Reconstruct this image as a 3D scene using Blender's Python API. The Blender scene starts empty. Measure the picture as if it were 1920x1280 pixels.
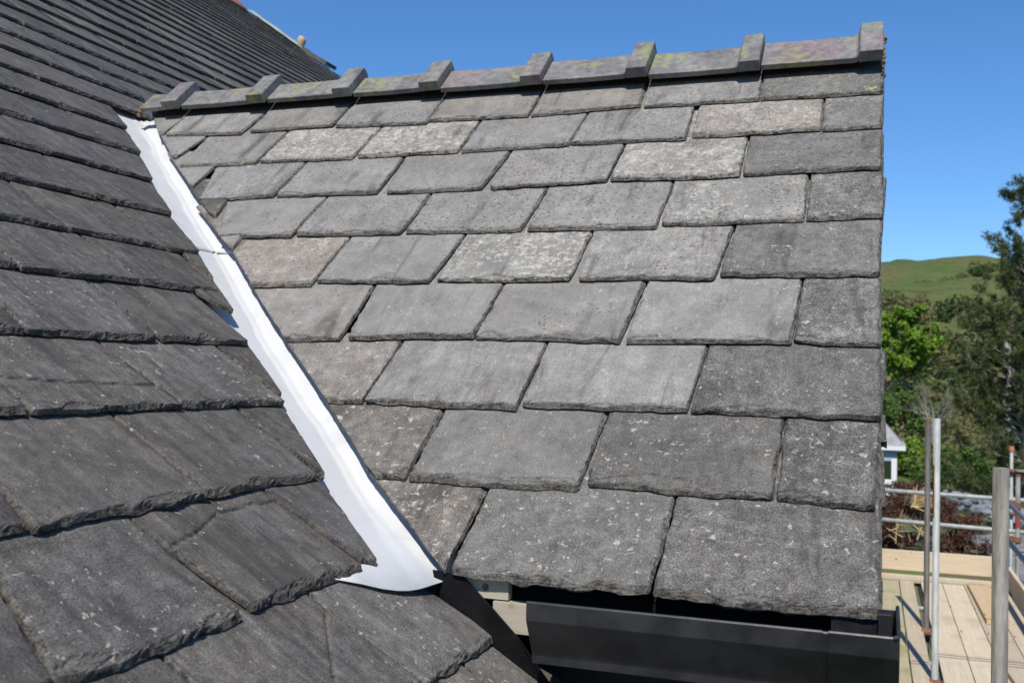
import bpy, bmesh, math, random
import numpy as np
from mathutils import Vector, Matrix

# ------------------------------------------------------------------ camera, sky, sun, exposure
scene = bpy.context.scene
COL = scene.collection
H = 6.5                                   # camera height above the garden
cam_d = bpy.data.cameras.new("Camera"); cam = bpy.data.objects.new("Camera", cam_d)
COL.objects.link(cam); scene.camera = cam
cam_d.sensor_width = 36.0; cam_d.lens = 36.0 * 1925.0 / 1920.0
cam_d.clip_start = 0.05; cam_d.clip_end = 12000
R0 = (0.94333665, 0.33112486, 0.02173229)
R1 = (0.01029152, 0.0362657, -0.99928919)
R2 = (-0.33167763, 0.94288977, 0.03080299)
cam.matrix_world = Matrix(((R0[0], -R1[0], -R2[0], 0), (R0[1], -R1[1], -R2[1], 0), (R0[2], -R1[2], -R2[2], H), (0, 0, 0, 1)))
cam_d.dof.use_dof = True; cam_d.dof.focus_distance = 2.35; cam_d.dof.aperture_fstop = 8.0

SUN_EL = math.radians(52); SUN_V = Vector((0.14 * math.cos(SUN_EL), -0.99 * math.cos(SUN_EL), math.sin(SUN_EL))).normalized()
w = bpy.data.worlds.new("World"); scene.world = w; w.use_nodes = True
nt = w.node_tree; nt.nodes.clear()
sky = nt.nodes.new('ShaderNodeTexSky'); sky.sky_type = 'NISHITA'; sky.sun_disc = False
sky.sun_elevation = SUN_EL; sky.sun_rotation = math.atan2(SUN_V.x, SUN_V.y)
sky.air_density = 0.95; sky.dust_density = 0.0; sky.ozone_density = 10.0; sky.altitude = 100
bg = nt.nodes.new('ShaderNodeBackground'); bg.inputs[1].default_value = 0.145
wo = nt.nodes.new('ShaderNodeOutputWorld')
hs = nt.nodes.new('ShaderNodeHueSaturation'); hs.inputs['Saturation'].default_value = 1.08
nt.links.new(sky.outputs[0], hs.inputs['Color']); nt.links.new(hs.outputs[0], bg.inputs[0]); nt.links.new(bg.outputs[0], wo.inputs[0])
sd = bpy.data.lights.new("Sun", 'SUN'); sd.energy = 5.0; sd.angle = math.radians(0.53); sd.color = (1.0, 0.935, 0.835)
sun = bpy.data.objects.new("Sun", sd); COL.objects.link(sun)
sun.rotation_euler = SUN_V.to_track_quat('Z', 'Y').to_euler(); sun.location = (0, -5, 20)
scene.view_settings.view_transform = 'Standard'; scene.view_settings.look = 'None'
scene.view_settings.exposure = 0.0; scene.view_settings.gamma = 1.0

rng = np.random.default_rng(11)
random.seed(5)

# ------------------------------------------------------------------ helpers
def tag(o, label=None, cat=None, group=None, kind=None):
    if label: o['label'] = label
    if cat: o['category'] = cat
    if group: o['group'] = group
    if kind: o['kind'] = kind
    return o

def empty(name, loc=(0, 0, 0), **k):
    o = bpy.data.objects.new(name, None); COL.objects.link(o); o.location = loc
    o.empty_display_size = 0.2
    return tag(o, **k)

def link(name, me, mat=None, parent=None):
    o = bpy.data.objects.new(name, me); COL.objects.link(o)
    if mat is not None: me.materials.append(mat)
    if parent is not None:
        o.parent = parent
        off = parent.location if parent.type == 'EMPTY' else Vector((0, 0, 0))     # meshes are modelled in place
        o.matrix_parent_inverse = Matrix.Translation(-off)
    return o

def mesh(name, V, F, smooth=False, attrs=None):
    """V (n,3) array, F: array (m,4)/(m,3) or list of lists"""
    me = bpy.data.meshes.new(name)
    V = np.asarray(V, dtype=np.float32)
    if isinstance(F, np.ndarray):
        me.vertices.add(len(V)); me.vertices.foreach_set('co', V.ravel())
        n = F.shape[1]
        me.loops.add(F.size); me.loops.foreach_set('vertex_index', F.astype(np.int32).ravel())
        me.polygons.add(len(F)); me.polygons.foreach_set('loop_start', np.arange(0, F.size, n, dtype=np.int32))
        me.update(calc_edges=True)
    else:
        me.from_pydata([tuple(map(float, v)) for v in V], [], [tuple(int(i) for i in f) for f in F]); me.update()
    if attrs:
        for k, arr in attrs.items():
            arr = np.asarray(arr, dtype=np.float32)
            if arr.shape[1] == 3:
                a = me.attributes.new(k, 'FLOAT_VECTOR', 'POINT'); a.data.foreach_set('vector', arr.ravel())
            else:
                a = me.attributes.new(k, 'FLOAT_COLOR', 'POINT'); a.data.foreach_set('color', arr.ravel())
    if smooth is not False:
        me.polygons.foreach_set('use_smooth', np.ones(len(me.polygons), dtype=bool) if smooth is True else smooth)
    return me

class MB:
    """collects boxes, tubes and faces, then links them as one mesh object"""
    def __init__(s): s.v = []; s.f = []
    def add(s, V, F):
        n = len(s.v); s.v += [tuple(map(float, p)) for p in V]; s.f += [tuple(i + n for i in f) for f in F]
    def box(s, x0, x1, y0, y1, z0, z1):
        V = [(x, y, z) for z in (z0, z1) for y in (y0, y1) for x in (x0, x1)]
        s.add(V, [(0, 2, 3, 1), (4, 5, 7, 6), (0, 1, 5, 4), (2, 6, 7, 3), (0, 4, 6, 2), (1, 3, 7, 5)])
    def tube(s, p, q, r0, r1=None, n=12, cap=True, hollow=False):
        p = np.array(p, float); q = np.array(q, float); r1 = r0 if r1 is None else r1
        d = q - p; L = np.linalg.norm(d)
        if L < 1e-6: return
        d = d / L; u = np.cross(d, (0, 0, 1) if abs(d[2]) < .9 else (1, 0, 0)); u /= np.linalg.norm(u); v = np.cross(d, u)
        ring = [u * math.cos(a) + v * math.sin(a) for a in np.arange(n) * 2 * math.pi / n]
        V = [p + r0 * k for k in ring] + [q + r1 * k for k in ring]
        F = [(i, (i + 1) % n, n + (i + 1) % n, n + i) for i in range(n)]
        if cap:
            F.append(tuple(range(n - 1, -1, -1)))
            if hollow:
                V += [q + r1 * .86 * k for k in ring] + [q - d * .3 + r1 * .86 * k for k in ring]
                F += [(n + i, n + (i + 1) % n, 2 * n + (i + 1) % n, 2 * n + i) for i in range(n)]
                F += [(2 * n + i, 2 * n + (i + 1) % n, 3 * n + (i + 1) % n, 3 * n + i) for i in range(n)]
            else: F.append(tuple(range(n, 2 * n)))
        s.add(V, F)
    def path(s, pts, r, n=8):
        for a, b in zip(pts[:-1], pts[1:]): s.tube(a, b, r, r, n)
    def build(s, name, mat, parent=None, bevel=0, smooth=False):
        me = bpy.data.meshes.new(name); me.from_pydata(s.v, [], s.f); me.update()
        if smooth: me.polygons.foreach_set('use_smooth', np.ones(len(me.polygons), dtype=bool))
        o = link(name, me, mat, parent)
        if bevel:
            m = o.modifiers.new('b', 'BEVEL'); m.width = bevel; m.segments = 2; m.limit_method = 'ANGLE'
        return o

def hsh(i, j, s):
    n = (i * 374761393 + j * 668265263 + int(s) * 974711) & 0xffffffff
    n = ((n ^ (n >> 13)) * 1274126177) & 0xffffffff
    return ((n ^ (n >> 16)) & 0xffff) / 65535.0
def vn(x, y, s=0):
    x = np.asarray(x, float); y = np.asarray(y, float) + 0 * x
    i = np.floor(x).astype(np.int64); j = np.floor(y).astype(np.int64)
    fx = x - i; fy = y - j; fx = fx * fx * (3 - 2 * fx); fy = fy * fy * (3 - 2 * fy)
    a = hsh(i, j, s); b = hsh(i + 1, j, s); c = hsh(i, j + 1, s); d = hsh(i + 1, j + 1, s)
    return ((a * (1 - fx) + b * fx) * (1 - fy) + (c * (1 - fx) + d * fx) * fy) * 2 - 1
def fbm(x, y, s=0, o=3):
    r = 0; a = 1.0; t = 0
    for k in range(o): r = r + a * vn(np.asarray(x) * 2 ** k, np.asarray(y) * 2 ** k, s + 17 * k); t += a; a *= .55
    return r / t
def sstep(x, a, b):
    t = np.clip((x - a) / (b - a), 0, 1); return t * t * (3 - 2 * t)

# ------------------------------------------------------------------ materials
class NT:
    def __init__(s, name):
        s.m = bpy.data.materials.new(name); s.m.use_nodes = True; s.t = s.m.node_tree; s.t.nodes.clear()
        s.out = s.n('ShaderNodeOutputMaterial'); s.b = s.n('ShaderNodeBsdfPrincipled'); s.l(s.b.outputs[0], s.out.inputs[0])
    def n(s, ty, **k):
        nd = s.t.nodes.new(ty)
        for a, v in k.items(): setattr(nd, a, v)
        return nd
    def l(s, a, b): s.t.links.new(a, b)
    def put(s, v, inp):
        if hasattr(v, 'links') or isinstance(v, bpy.types.NodeSocket): s.l(v, inp)
        else: inp.default_value = v
    def math(s, op, a, b=0.0, c=0.0, clamp=False):
        nd = s.n('ShaderNodeMath', operation=op, use_clamp=clamp); s.put(a, nd.inputs[0]); s.put(b, nd.inputs[1])
        if op in ('MULTIPLY_ADD',): s.put(c, nd.inputs[2])
        return nd.outputs[0]
    def vmul(s, v, k):
        nd = s.n('ShaderNodeVectorMath', operation='MULTIPLY'); s.put(v, nd.inputs[0]); s.put(k, nd.inputs[1]); return nd.outputs[0]
    def noise(s, v, scale, detail=4, rough=.55, dist=0.0):
        nd = s.n('ShaderNodeTexNoise'); s.l(v, nd.inputs['Vector']); nd.inputs['Scale'].default_value = scale
        nd.inputs['Detail'].default_value = detail; nd.inputs['Roughness'].default_value = rough; nd.inputs['Distortion'].default_value = dist
        return nd.outputs[0]
    def voro(s, v, scale, out='Distance'):
        nd = s.n('ShaderNodeTexVoronoi'); s.l(v, nd.inputs['Vector']); nd.inputs['Scale'].default_value = scale
        return nd.outputs[out]
    def ramp(s, v, a, b, lo=0.0, hi=1.0, smooth=True):
        nd = s.n('ShaderNodeMapRange'); nd.interpolation_type = 'SMOOTHSTEP' if smooth else 'LINEAR'
        s.put(v, nd.inputs[0]); s.put(a, nd.inputs[1]); s.put(b, nd.inputs[2]); nd.inputs[3].default_value = lo; nd.inputs[4].default_value = hi
        return nd.outputs[0]
    def mix(s, f, a, b, mode='MIX'):
        nd = s.n('ShaderNodeMix', data_type='RGBA', blend_type=mode)
        s.put(f, nd.inputs[0]); s.put(a if not isinstance(a, tuple) else (*a, 1), nd.inputs[6]); s.put(b if not isinstance(b, tuple) else (*b, 1), nd.inputs[7])
        return nd.outputs[2]
    def scale(s, col, k):
        nd = s.n('ShaderNodeVectorMath', operation='SCALE'); s.put(col, nd.inputs[0]); s.put(k, nd.inputs['Scale']); return nd.outputs[0]
    def bump(s, h, strength=.5, dist=.002, prev=None):
        nd = s.n('ShaderNodeBump'); s.put(strength, nd.inputs['Strength']); nd.inputs['Distance'].default_value = dist
        s.l(h, nd.inputs['Height'])
        if prev is not None: s.l(prev, nd.inputs['Normal'])
        return nd.outputs[0]
    def done(s, color=None, rough=None, metal=0.0, spec=None, normal=None):
        if color is not None: s.put(color if not isinstance(color, tuple) else (*color, 1), s.b.inputs['Base Color'])
        if rough is not None: s.put(rough, s.b.inputs['Roughness'])
        s.b.inputs['Metallic'].default_value = metal
        if spec is not None: s.put(spec, s.b.inputs['Specular IOR Level'])
        if normal is not None: s.l(normal, s.b.inputs['Normal'])
        return s.m
    def attr(s, name): return s.n('ShaderNodeAttribute', attribute_name=name)
    def obj(s): return s.n('ShaderNodeTexCoord').outputs['Object']

def slate_material():
    t = NT('weathered_slate')
    sc = t.attr('sc').outputs['Vector']
    p1 = t.attr('p1'); s1 = t.n('ShaderNodeSeparateColor'); t.l(p1.outputs['Color'], s1.inputs[0])
    p2 = t.attr('p2'); s2 = t.n('ShaderNodeSeparateColor'); t.l(p2.outputs['Color'], s2.inputs[0])
    tone, grain, lich = s1.outputs[0], s1.outputs[1], s1.outputs[2]; speck = p1.outputs['Alpha']
    streak, yel, warm = s2.outputs[0], s2.outputs[1], s2.outputs[2]; edge = p2.outputs['Alpha']
    big = t.noise(sc, 7, 4, .6, .3)
    mid = t.noise(sc, 45, 5, .65)
    fine = t.noise(sc, 300, 6, .75)
    st = t.noise(t.vmul(sc, (24, 5.5, 1)), 1.0, 8, .72, .6)
    st2 = t.noise(t.vmul(sc, (150, 14, 1)), 1.0, 4, .7)
    k = t.math('MULTIPLY', tone, t.math('MULTIPLY', t.math('MULTIPLY_ADD', big, .9, .55), t.math('MULTIPLY_ADD', t.ramp(t.noise(sc, 19, 7, .7, .3), .32, .68, 0, 1, False), t.math('MULTIPLY_ADD', grain, .5, .12), .82)))
    k = t.math('MULTIPLY', k, t.math('MULTIPLY_ADD', t.math('SUBTRACT', mid, .5), t.math('MULTIPLY', grain, 2.2), 1.0))
    k = t.math('MULTIPLY', k, t.math('MULTIPLY_ADD', t.math('SUBTRACT', fine, .5), t.math('MULTIPLY_ADD', grain, 5.0, .9), 1.0))
    stm = t.math('ADD', t.math('MULTIPLY', t.math('SUBTRACT', st, .5), 1.5), t.math('MULTIPLY', t.math('SUBTRACT', st2, .5), .8))
    k = t.math('MULTIPLY', k, t.math('MULTIPLY_ADD', stm, t.math('MULTIPLY', streak, 1.5), 1.0))
    k = t.math('MAXIMUM', k, .02)
    wsel = t.math('ADD', warm, t.math('MULTIPLY', t.math('SUBTRACT', t.noise(sc, 13, 3, .6), .5), 1.2), clamp=True)
    tint = t.mix(wsel, (1.0, 1.0, .945), (1.13, 1.0, .85))
    tint = t.mix(t.math('MULTIPLY', t.ramp(t.noise(sc, 5, 2, .5), .5, .7), streak), tint, (1.04, .98, .95))
    col = t.scale(tint, t.math('MULTIPLY', k, .86))
    # run-off stains along the slope
    stain = t.ramp(t.noise(t.vmul(sc, (14, 2.2, 1)), 1.0, 5, .65, .5), .54, .70)
    col = t.mix(t.math('MULTIPLY', stain, .62), col, (.050, .043, .040))
    # pale crusty lichen patches
    lm = t.noise(sc, 30, 12, .74, .4)
    thr = t.math('MULTIPLY_ADD', lich, -.30, .785)
    m = t.ramp(lm, thr, t.math('ADD', thr, .045))
    m = t.math('MULTIPLY', m, t.ramp(t.noise(sc, 150, 4, .7), .40, .55, .35, 1.0))
    col = t.mix(t.math('MULTIPLY', m, .75), col, t.mix(t.ramp(mid, .35, .65), (.33, .32, .28), (.58, .55, .47)))
    # sparse cream crusts with ragged outlines
    l2 = t.noise(sc, 62, 7, .62, .5)
    t2 = t.math('MULTIPLY_ADD', lich, -.16, .69)
    m2 = t.math('MULTIPLY', t.ramp(l2, t2, t.math('ADD', t2, .025)), t.ramp(t.noise(sc, 6, 2), .38, .52))
    col = t.mix(t.math('MULTIPLY', m2, .8), col, t.mix(mid, (.32, .30, .25), (.54, .52, .45)))
    # small pale flecks
    fl = t.noise(t.vmul(sc, (1, .7, 1)), 115, 4, .6, .3)
    fm = t.math('MULTIPLY', t.ramp(fl, .645, .69), t.ramp(t.noise(sc, 12, 2), .40, .55))
    col = t.mix(t.math('MULTIPLY', fm, .7), col, (.50, .48, .43))
    # dark pits
    dk = t.voro(t.vmul(sc, (.8, 1.2, 1)), 78)
    dm = t.math('MULTIPLY', t.ramp(dk, .30, .18), t.ramp(t.math('ADD', t.noise(sc, 9, 3), t.math('MULTIPLY', speck, .45)), .66, .80))
    col = t.mix(t.math('MULTIPLY', dm, .75), col, (.045, .045, .045))
    # yellow-green lichen
    yv = t.noise(sc, 48, 4, .6, .5); yb = t.noise(sc, 8, 2)
    yt = t.math('MULTIPLY_ADD', yel, -.36, .90)
    ym = t.math('MULTIPLY', t.ramp(yv, yt, t.math('ADD', yt, .03)), t.ramp(yb, .42, .55))
    col = t.mix(t.math('MULTIPLY', ym, .85), col, (.36, .40, .10))
    # rough broken edges
    ec = t.mix(t.ramp(t.noise(sc, 170, 5, .7), .35, .65), (.020, .019, .018), (.17, .155, .135))
    ec = t.mix(t.math('MULTIPLY', t.ramp(t.noise(sc, 48, 5, .7), .46, .54), t.math('MULTIPLY_ADD', lich, .7, .02, )), ec, (.40, .375, .32))
    rust = t.math('MULTIPLY', t.ramp(t.noise(sc, 30, 4, .6), .56, .7), t.math('ADD', warm, .2, clamp=True))
    ec = t.mix(t.math('MULTIPLY', rust, .7), ec, (.30, .19, .11))
    col = t.mix(t.math('MULTIPLY', edge, .78), col, ec)
    # splitting lines that run along the dressed edges
    es = t.n('ShaderNodeSeparateXYZ'); t.l(t.attr('ed').outputs['Vector'], es.inputs[0])
    def lines(stretch, dist, reach, wdt):
        nn = t.noise(t.vmul(sc, stretch), 1.0, 5, .62, .5)
        ln = t.ramp(t.math('ABSOLUTE', t.math('SUBTRACT', nn, .5)), wdt, wdt * .25)
        return t.math('MULTIPLY', ln, t.ramp(t.math('ADD', dist, t.math('MULTIPLY', t.math('SUBTRACT', t.noise(sc, 16, 3), .5), reach * 1.6)), reach, reach * .35))
    cr = t.math('MAXIMUM', lines((11, 60, 1), es.outputs[0], .026, .020), lines((60, 11, 1), es.outputs[1], .013, .020))
    col = t.mix(t.math('MULTIPLY', cr, .72), col, (.016, .015, .014))
    gs = t.math('MULTIPLY_ADD', grain, .75, .16)
    h1 = t.math('MULTIPLY_ADD', t.noise(sc, 130, 7, .72), .6, t.math('MULTIPLY', mid, .9))
    n1 = t.bump(h1, gs, .0035)
    n2 = t.bump(t.math('ADD', st, t.math('MULTIPLY', st2, .4)), t.math('MULTIPLY', streak, .55), .0030, n1)
    n3 = t.bump(t.noise(t.vmul(sc, (1, 2.2, 1)), 75, 8, .8, .8), t.math('MULTIPLY', edge, .9), .007, n2)
    n4 = t.bump(t.math('SUBTRACT', t.math('SUBTRACT', m, dm), t.math('MULTIPLY', cr, 1.5)), .4, .0014, n3)
    return t.done(col, t.math('MULTIPLY_ADD', big, .25, .55), spec=.22, normal=n4)

def simple(name, c0, c1, scale=20, rough=.7, metal=0.0, bump=.2, bdist=.003, stretch=(1, 1, 1), spec=.4, detail=5):
    t = NT(name); v = t.vmul(t.obj(), stretch)
    n = t.noise(v, scale, detail, .65, .3)
    col = t.mix(t.ramp(n, .3, .7), c0, c1)
    nb = t.bump(t.noise(v, scale * 3, 5, .7), bump, bdist)
    return t.done(col, rough, metal, spec, nb)

def timber(name, c0, c1, c2=None, along=(40, 2.2, 40), rough=.75):
    t = NT(name); o = t.obj(); v = t.vmul(o, along)
    n = t.noise(v, 1.0, 6, .7, .8); b = t.noise(o, 2.2, 3)
    info = t.n('ShaderNodeObjectInfo').outputs['Random']
    col = t.mix(t.ramp(n, .28, .72), c0, c1)
    col = t.mix(t.ramp(b, .5, .75), col, c2 or c0)
    col = t.scale(col, t.math('MULTIPLY_ADD', info, .28, .84))
    kn = t.voro(t.vmul(o, (7, 1.6, 7)), 1.0)
    col = t.mix(t.ramp(kn, .10, .05), col, (.16, .10, .06))
    return t.done(col, rough, spec=.2, normal=t.bump(n, .35, .002))
SLATE = slate_material()
white_grp = NT('white_valley_sheet')
_o = white_grp.obj()
_c = white_grp.mix(white_grp.ramp(white_grp.noise(_o, 9, 5, .65), .45, .8), (.57, .58, .585), (.50, .51, .52))
_d = white_grp.ramp(white_grp.noise(_o, 150, 5, .8), .61, .70)
_c = white_grp.mix(white_grp.math('MULTIPLY', _d, .5), _c, (.40, .38, .33))
_m = white_grp.math('MULTIPLY', white_grp.ramp(white_grp.noise(_o, 14, 4, .6, .5), .60, .75), .25)
_c = white_grp.mix(_m, _c, (.62, .60, .50))
white_grp = white_grp.done(_c, .68, spec=.2, normal=white_grp.bump(white_grp.noise(_o, 22, 5, .6), .25, .004))
PVC = simple('black_gutter_plastic', (.009, .0095, .011), (.030, .031, .034), 10, .30, bump=.10, spec=.6)
PVC_DUST = PVC
FELT = simple('black_roofing_felt', (.005, .005, .006), (.012, .012, .014), 18, .85, bump=.3, spec=.12)
PALEWOOD = timber('pale_painted_timber', (.42, .37, .28), (.52, .47, .37), (.34, .30, .23), (2.2, 40, 60))
BOARD = timber('scaffold_board_timber', (.50, .42, .30), (.60, .52, .39), (.43, .36, .255))
BOARD_NEW = timber('fresh_orange_board_timber', (.50, .36, .21), (.58, .44, .28))
BOARD_OLD = timber('mossy_board_timber', (.40, .37, .22), (.52, .46, .30), (.28, .29, .13))
BOARD_X = timber('toe_board_timber', (.50, .40, .28), (.60, .50, .37), (.40, .31, .22), (2.2, 40, 40))
GALV = simple('galvanised_steel_tube', (.10, .095, .08), (.27, .265, .24), 34, .65, .08, .3, stretch=(1, 1, .14), detail=8)
GALV_L = simple('bright_galvanised_tube', (.27, .30, .29), (.42, .43, .41), 18, .6, .1, .1, stretch=(1, 1, .4))
GALV_D = simple('dull_dark_steel_tube', (.075, .070, .065), (.14, .13, .12), 14, .6, .1, .15, stretch=(1, 1, .35))
RED = simple('red_marking_paint', (.34, .06, .05), (.24, .06, .05), 30, .8)
RUST = simple('rusty_coupler_steel', (.13, .055, .032), (.24, .12, .07), 40, .8)
ORANGE = simple('orange_tape', (.65, .25, .12), (.55, .18, .08), 40, .7)
DARKWALL = simple('shade_dark_boarding', (.020, .020, .021), (.035, .034, .033), 12, .8)  # near-black: the shade below the dormer gutter is put into this colour
STONE = simple('rendered_stone_wall', (.36, .34, .30), (.28, .26, .23), 6, .9)

# ------------------------------------------------------------------ roof planes (metres, measured from the camera foot)
Q = 0.7266758819; PM = math.radians(35)
Dn = np.array([0, -math.sin(Q), math.cos(Q)]); Du = np.array([0, math.cos(Q), math.sin(Q)]); Dx = np.array([1., 0, 0]); Dk = -1.45
Mn_ = np.array([math.sin(PM), 0, math.cos(PM)]); Mu = np.array([-math.cos(PM), 0, math.sin(PM)]); Mx = np.array([0, 1., 0]); Mk = -0.77012
UPV = np.array([0, 0, H])
def DP(a, b, h=0.0):
    a, b, h = np.broadcast_arrays(np.asarray(a, float), b, h)
    return a[..., None] * Dx + b[..., None] * Du + (Dk + h)[..., None] * Dn + UPV
def MP(a, b, h=0.0):
    a, b, h = np.broadcast_arrays(np.asarray(a, float), b, h)
    return a[..., None] * Mx + b[..., None] * Mu + (Mk + h)[..., None] * Mn_ + UPV

DROWS = [
 [(-2.655,3.088,-2.533,2.938,-2.510,2.935,-2.500,3.067),(-2.500,3.067,-2.499,2.922,-2.157,2.902,-2.140,3.062),(-2.132,3.065,-2.125,2.910,-1.788,2.912,-1.788,3.058),(-1.781,3.058,-1.777,2.907,-1.418,2.889,-1.423,3.050),(-1.416,3.050,-1.420,2.900,-1.061,2.890,-1.061,3.040),(-1.057,3.039,-1.053,2.889,-0.695,2.905,-0.703,3.030),(-0.694,3.029,-0.684,2.896,-0.329,2.894,-0.334,3.026),(-0.331,3.026,-0.326,2.897,0.020,2.890,0.023,3.024)],
 [(-2.520,2.928,-2.358,2.747,-2.341,2.742,-2.310,2.900),(-2.303,2.899,-2.290,2.678,-1.977,2.678,-1.970,2.899),(-1.961,2.898,-1.965,2.684,-1.611,2.671,-1.595,2.888),(-1.588,2.888,-1.595,2.683,-1.240,2.678,-1.233,2.884),(-1.227,2.883,-1.227,2.677,-0.876,2.683,-0.867,2.886),(-0.862,2.885,-0.874,2.686,-0.520,2.676,-0.525,2.881),(-0.511,2.883,-0.506,2.690,-0.144,2.688,-0.144,2.877),(-0.141,2.877,-0.141,2.687,0.018,2.686,0.022,2.886)],
 [(-2.292,2.675,-2.168,2.549,-2.148,2.537,-2.144,2.662),(-2.135,2.661,-2.074,2.452,-1.798,2.453,-1.788,2.671),(-1.782,2.670,-1.789,2.455,-1.430,2.449,-1.430,2.667),(-1.422,2.666,-1.399,2.446,-1.089,2.448,-1.068,2.667),(-1.060,2.666,-1.066,2.449,-0.715,2.460,-0.706,2.671),(-0.701,2.670,-0.706,2.465,-0.344,2.455,-0.345,2.662),(-0.340,2.662,-0.337,2.460,0.016,2.467,0.020,2.683)],
 [(-2.070,2.446,-1.967,2.342,-1.951,2.341,-1.966,2.442),(-1.965,2.432,-1.880,2.231,-1.621,2.225,-1.610,2.443),(-1.604,2.442,-1.613,2.228,-1.265,2.223,-1.252,2.442),(-1.247,2.441,-1.252,2.223,-0.904,2.220,-0.891,2.442),(-0.886,2.441,-0.889,2.222,-0.533,2.215,-0.527,2.445),(-0.523,2.444,-0.521,2.227,-0.164,2.233,-0.165,2.448),(-0.161,2.447,-0.159,2.235,0.021,2.237,0.022,2.461)],
 [(-1.867,2.225,-1.812,2.172,-1.791,2.157,-1.796,2.219),(-1.786,2.151,-1.630,1.978,-1.443,1.978,-1.434,2.215),(-1.429,2.214,-1.435,1.990,-1.096,1.985,-1.072,2.215),(-1.067,2.215,-1.078,1.996,-0.716,1.988,-0.707,2.211),(-0.703,2.211,-0.692,1.992,-0.357,1.992,-0.337,2.218),(-0.333,2.218,-0.346,1.999,0.013,1.998,0.021,2.235)],
 [(-1.627,1.973,-1.411,1.748,-1.256,1.750,-1.259,1.975),(-1.253,1.975,-1.236,1.752,-0.903,1.761,-0.893,1.986),(-0.889,1.986,-0.898,1.761,-0.541,1.754,-0.526,1.980),(-0.522,1.980,-0.527,1.754,-0.165,1.756,-0.158,1.991),(-0.155,1.991,-0.161,1.758,0.015,1.749,0.016,1.998)],
 [(-1.407,1.743,-1.192,1.525,-1.102,1.523,-1.091,1.752),(-1.087,1.752,-1.098,1.527,-0.728,1.524,-0.719,1.755),(-0.715,1.756,-0.718,1.532,-0.359,1.530,-0.345,1.742),(-0.342,1.743,-0.351,1.530,0.017,1.527,0.017,1.756)],
 [(-1.190,1.521,-0.982,1.304,-0.911,1.306,-0.901,1.520),(-0.897,1.520,-0.905,1.299,-0.539,1.299,-0.529,1.522),(-0.526,1.522,-0.525,1.317,-0.170,1.303,-0.166,1.521),(-0.163,1.521,-0.164,1.305,0.006,1.301,0.017,1.525)],
 [(-0.981,1.301,-0.750,1.079,-0.747,1.080,-0.730,1.293),(-0.726,1.293,-0.738,1.076,-0.360,1.070,-0.352,1.293),(-0.349,1.293,-0.355,1.067,0.019,1.064,0.018,1.300)],
]

MROWS = {
 'G': [(1.095,.480,1.099,.250,1.479,.252,1.464,.483),(1.469,.482,1.482,.248,1.805,.253,1.778,.365)],
 'F': [(.993,.718,.916,.487,1.275,.486,1.266,.713),(1.269,.712,1.302,.49,1.650,.494,1.632,.725),(1.638,.725,1.67,.511,1.698,.49,1.84,.728)],
 'E': [(1.091,.824,1.074,.723,1.456,.727,1.456,.965),(1.461,.965,1.462,.73,1.822,.73,1.828,.96),(1.835,.96,1.831,.74,1.84,.73,2.011,.971)],
 'D': [(1.273,1.068,1.275,.971,1.645,.972,1.627,1.187),(1.634,1.187,1.651,.972,2.001,.973,2.014,1.197),(2.022,1.198,2.021,1.005,2.024,.995,2.164,1.209)],
 'C': [(1.471,1.399,1.449,1.203,1.804,1.202,1.807,1.427),(1.814,1.428,1.822,1.203,2.147,1.21,2.192,1.439),(2.202,1.44,2.238,1.352,2.249,1.351,2.316,1.45)],
 'B': [(1.617,1.624,1.621,1.436,1.991,1.447,1.98,1.654),(1.989,1.657,2.0,1.448,2.299,1.447,2.357,1.652),(2.369,1.655,2.368,1.547,2.33,1.50,2.457,1.663)],
 'A': [(1.600,1.896,1.600,1.664,1.945,1.662,1.943,1.896),(1.952,1.899,1.953,1.664,2.300,1.657,2.314,1.88),(2.326,1.884,2.308,1.655,2.448,1.664,2.57,1.883)],
}
MROWB = {'G': .250, 'F': .488, 'E': .726, 'D': .972, 'C': 1.203, 'B': 1.440, 'A': 1.662}
VE_C = np.array([1.55, 1.702, 1.799, 1.838, 2.009, 2.162, 2.317, 2.458, 2.57, 2.727, 2.897, 3.04, 3.26, 3.36])
VE_T = np.array([.30, .495, .658, .73, .973, 1.211, 1.455, 1.669, 1.886, 2.125, 2.361, 2.586, 2.95, 3.12])
def valley_c(t): return np.interp(t, VE_T, VE_C)
RIDGE_Y = 3.335

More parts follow.
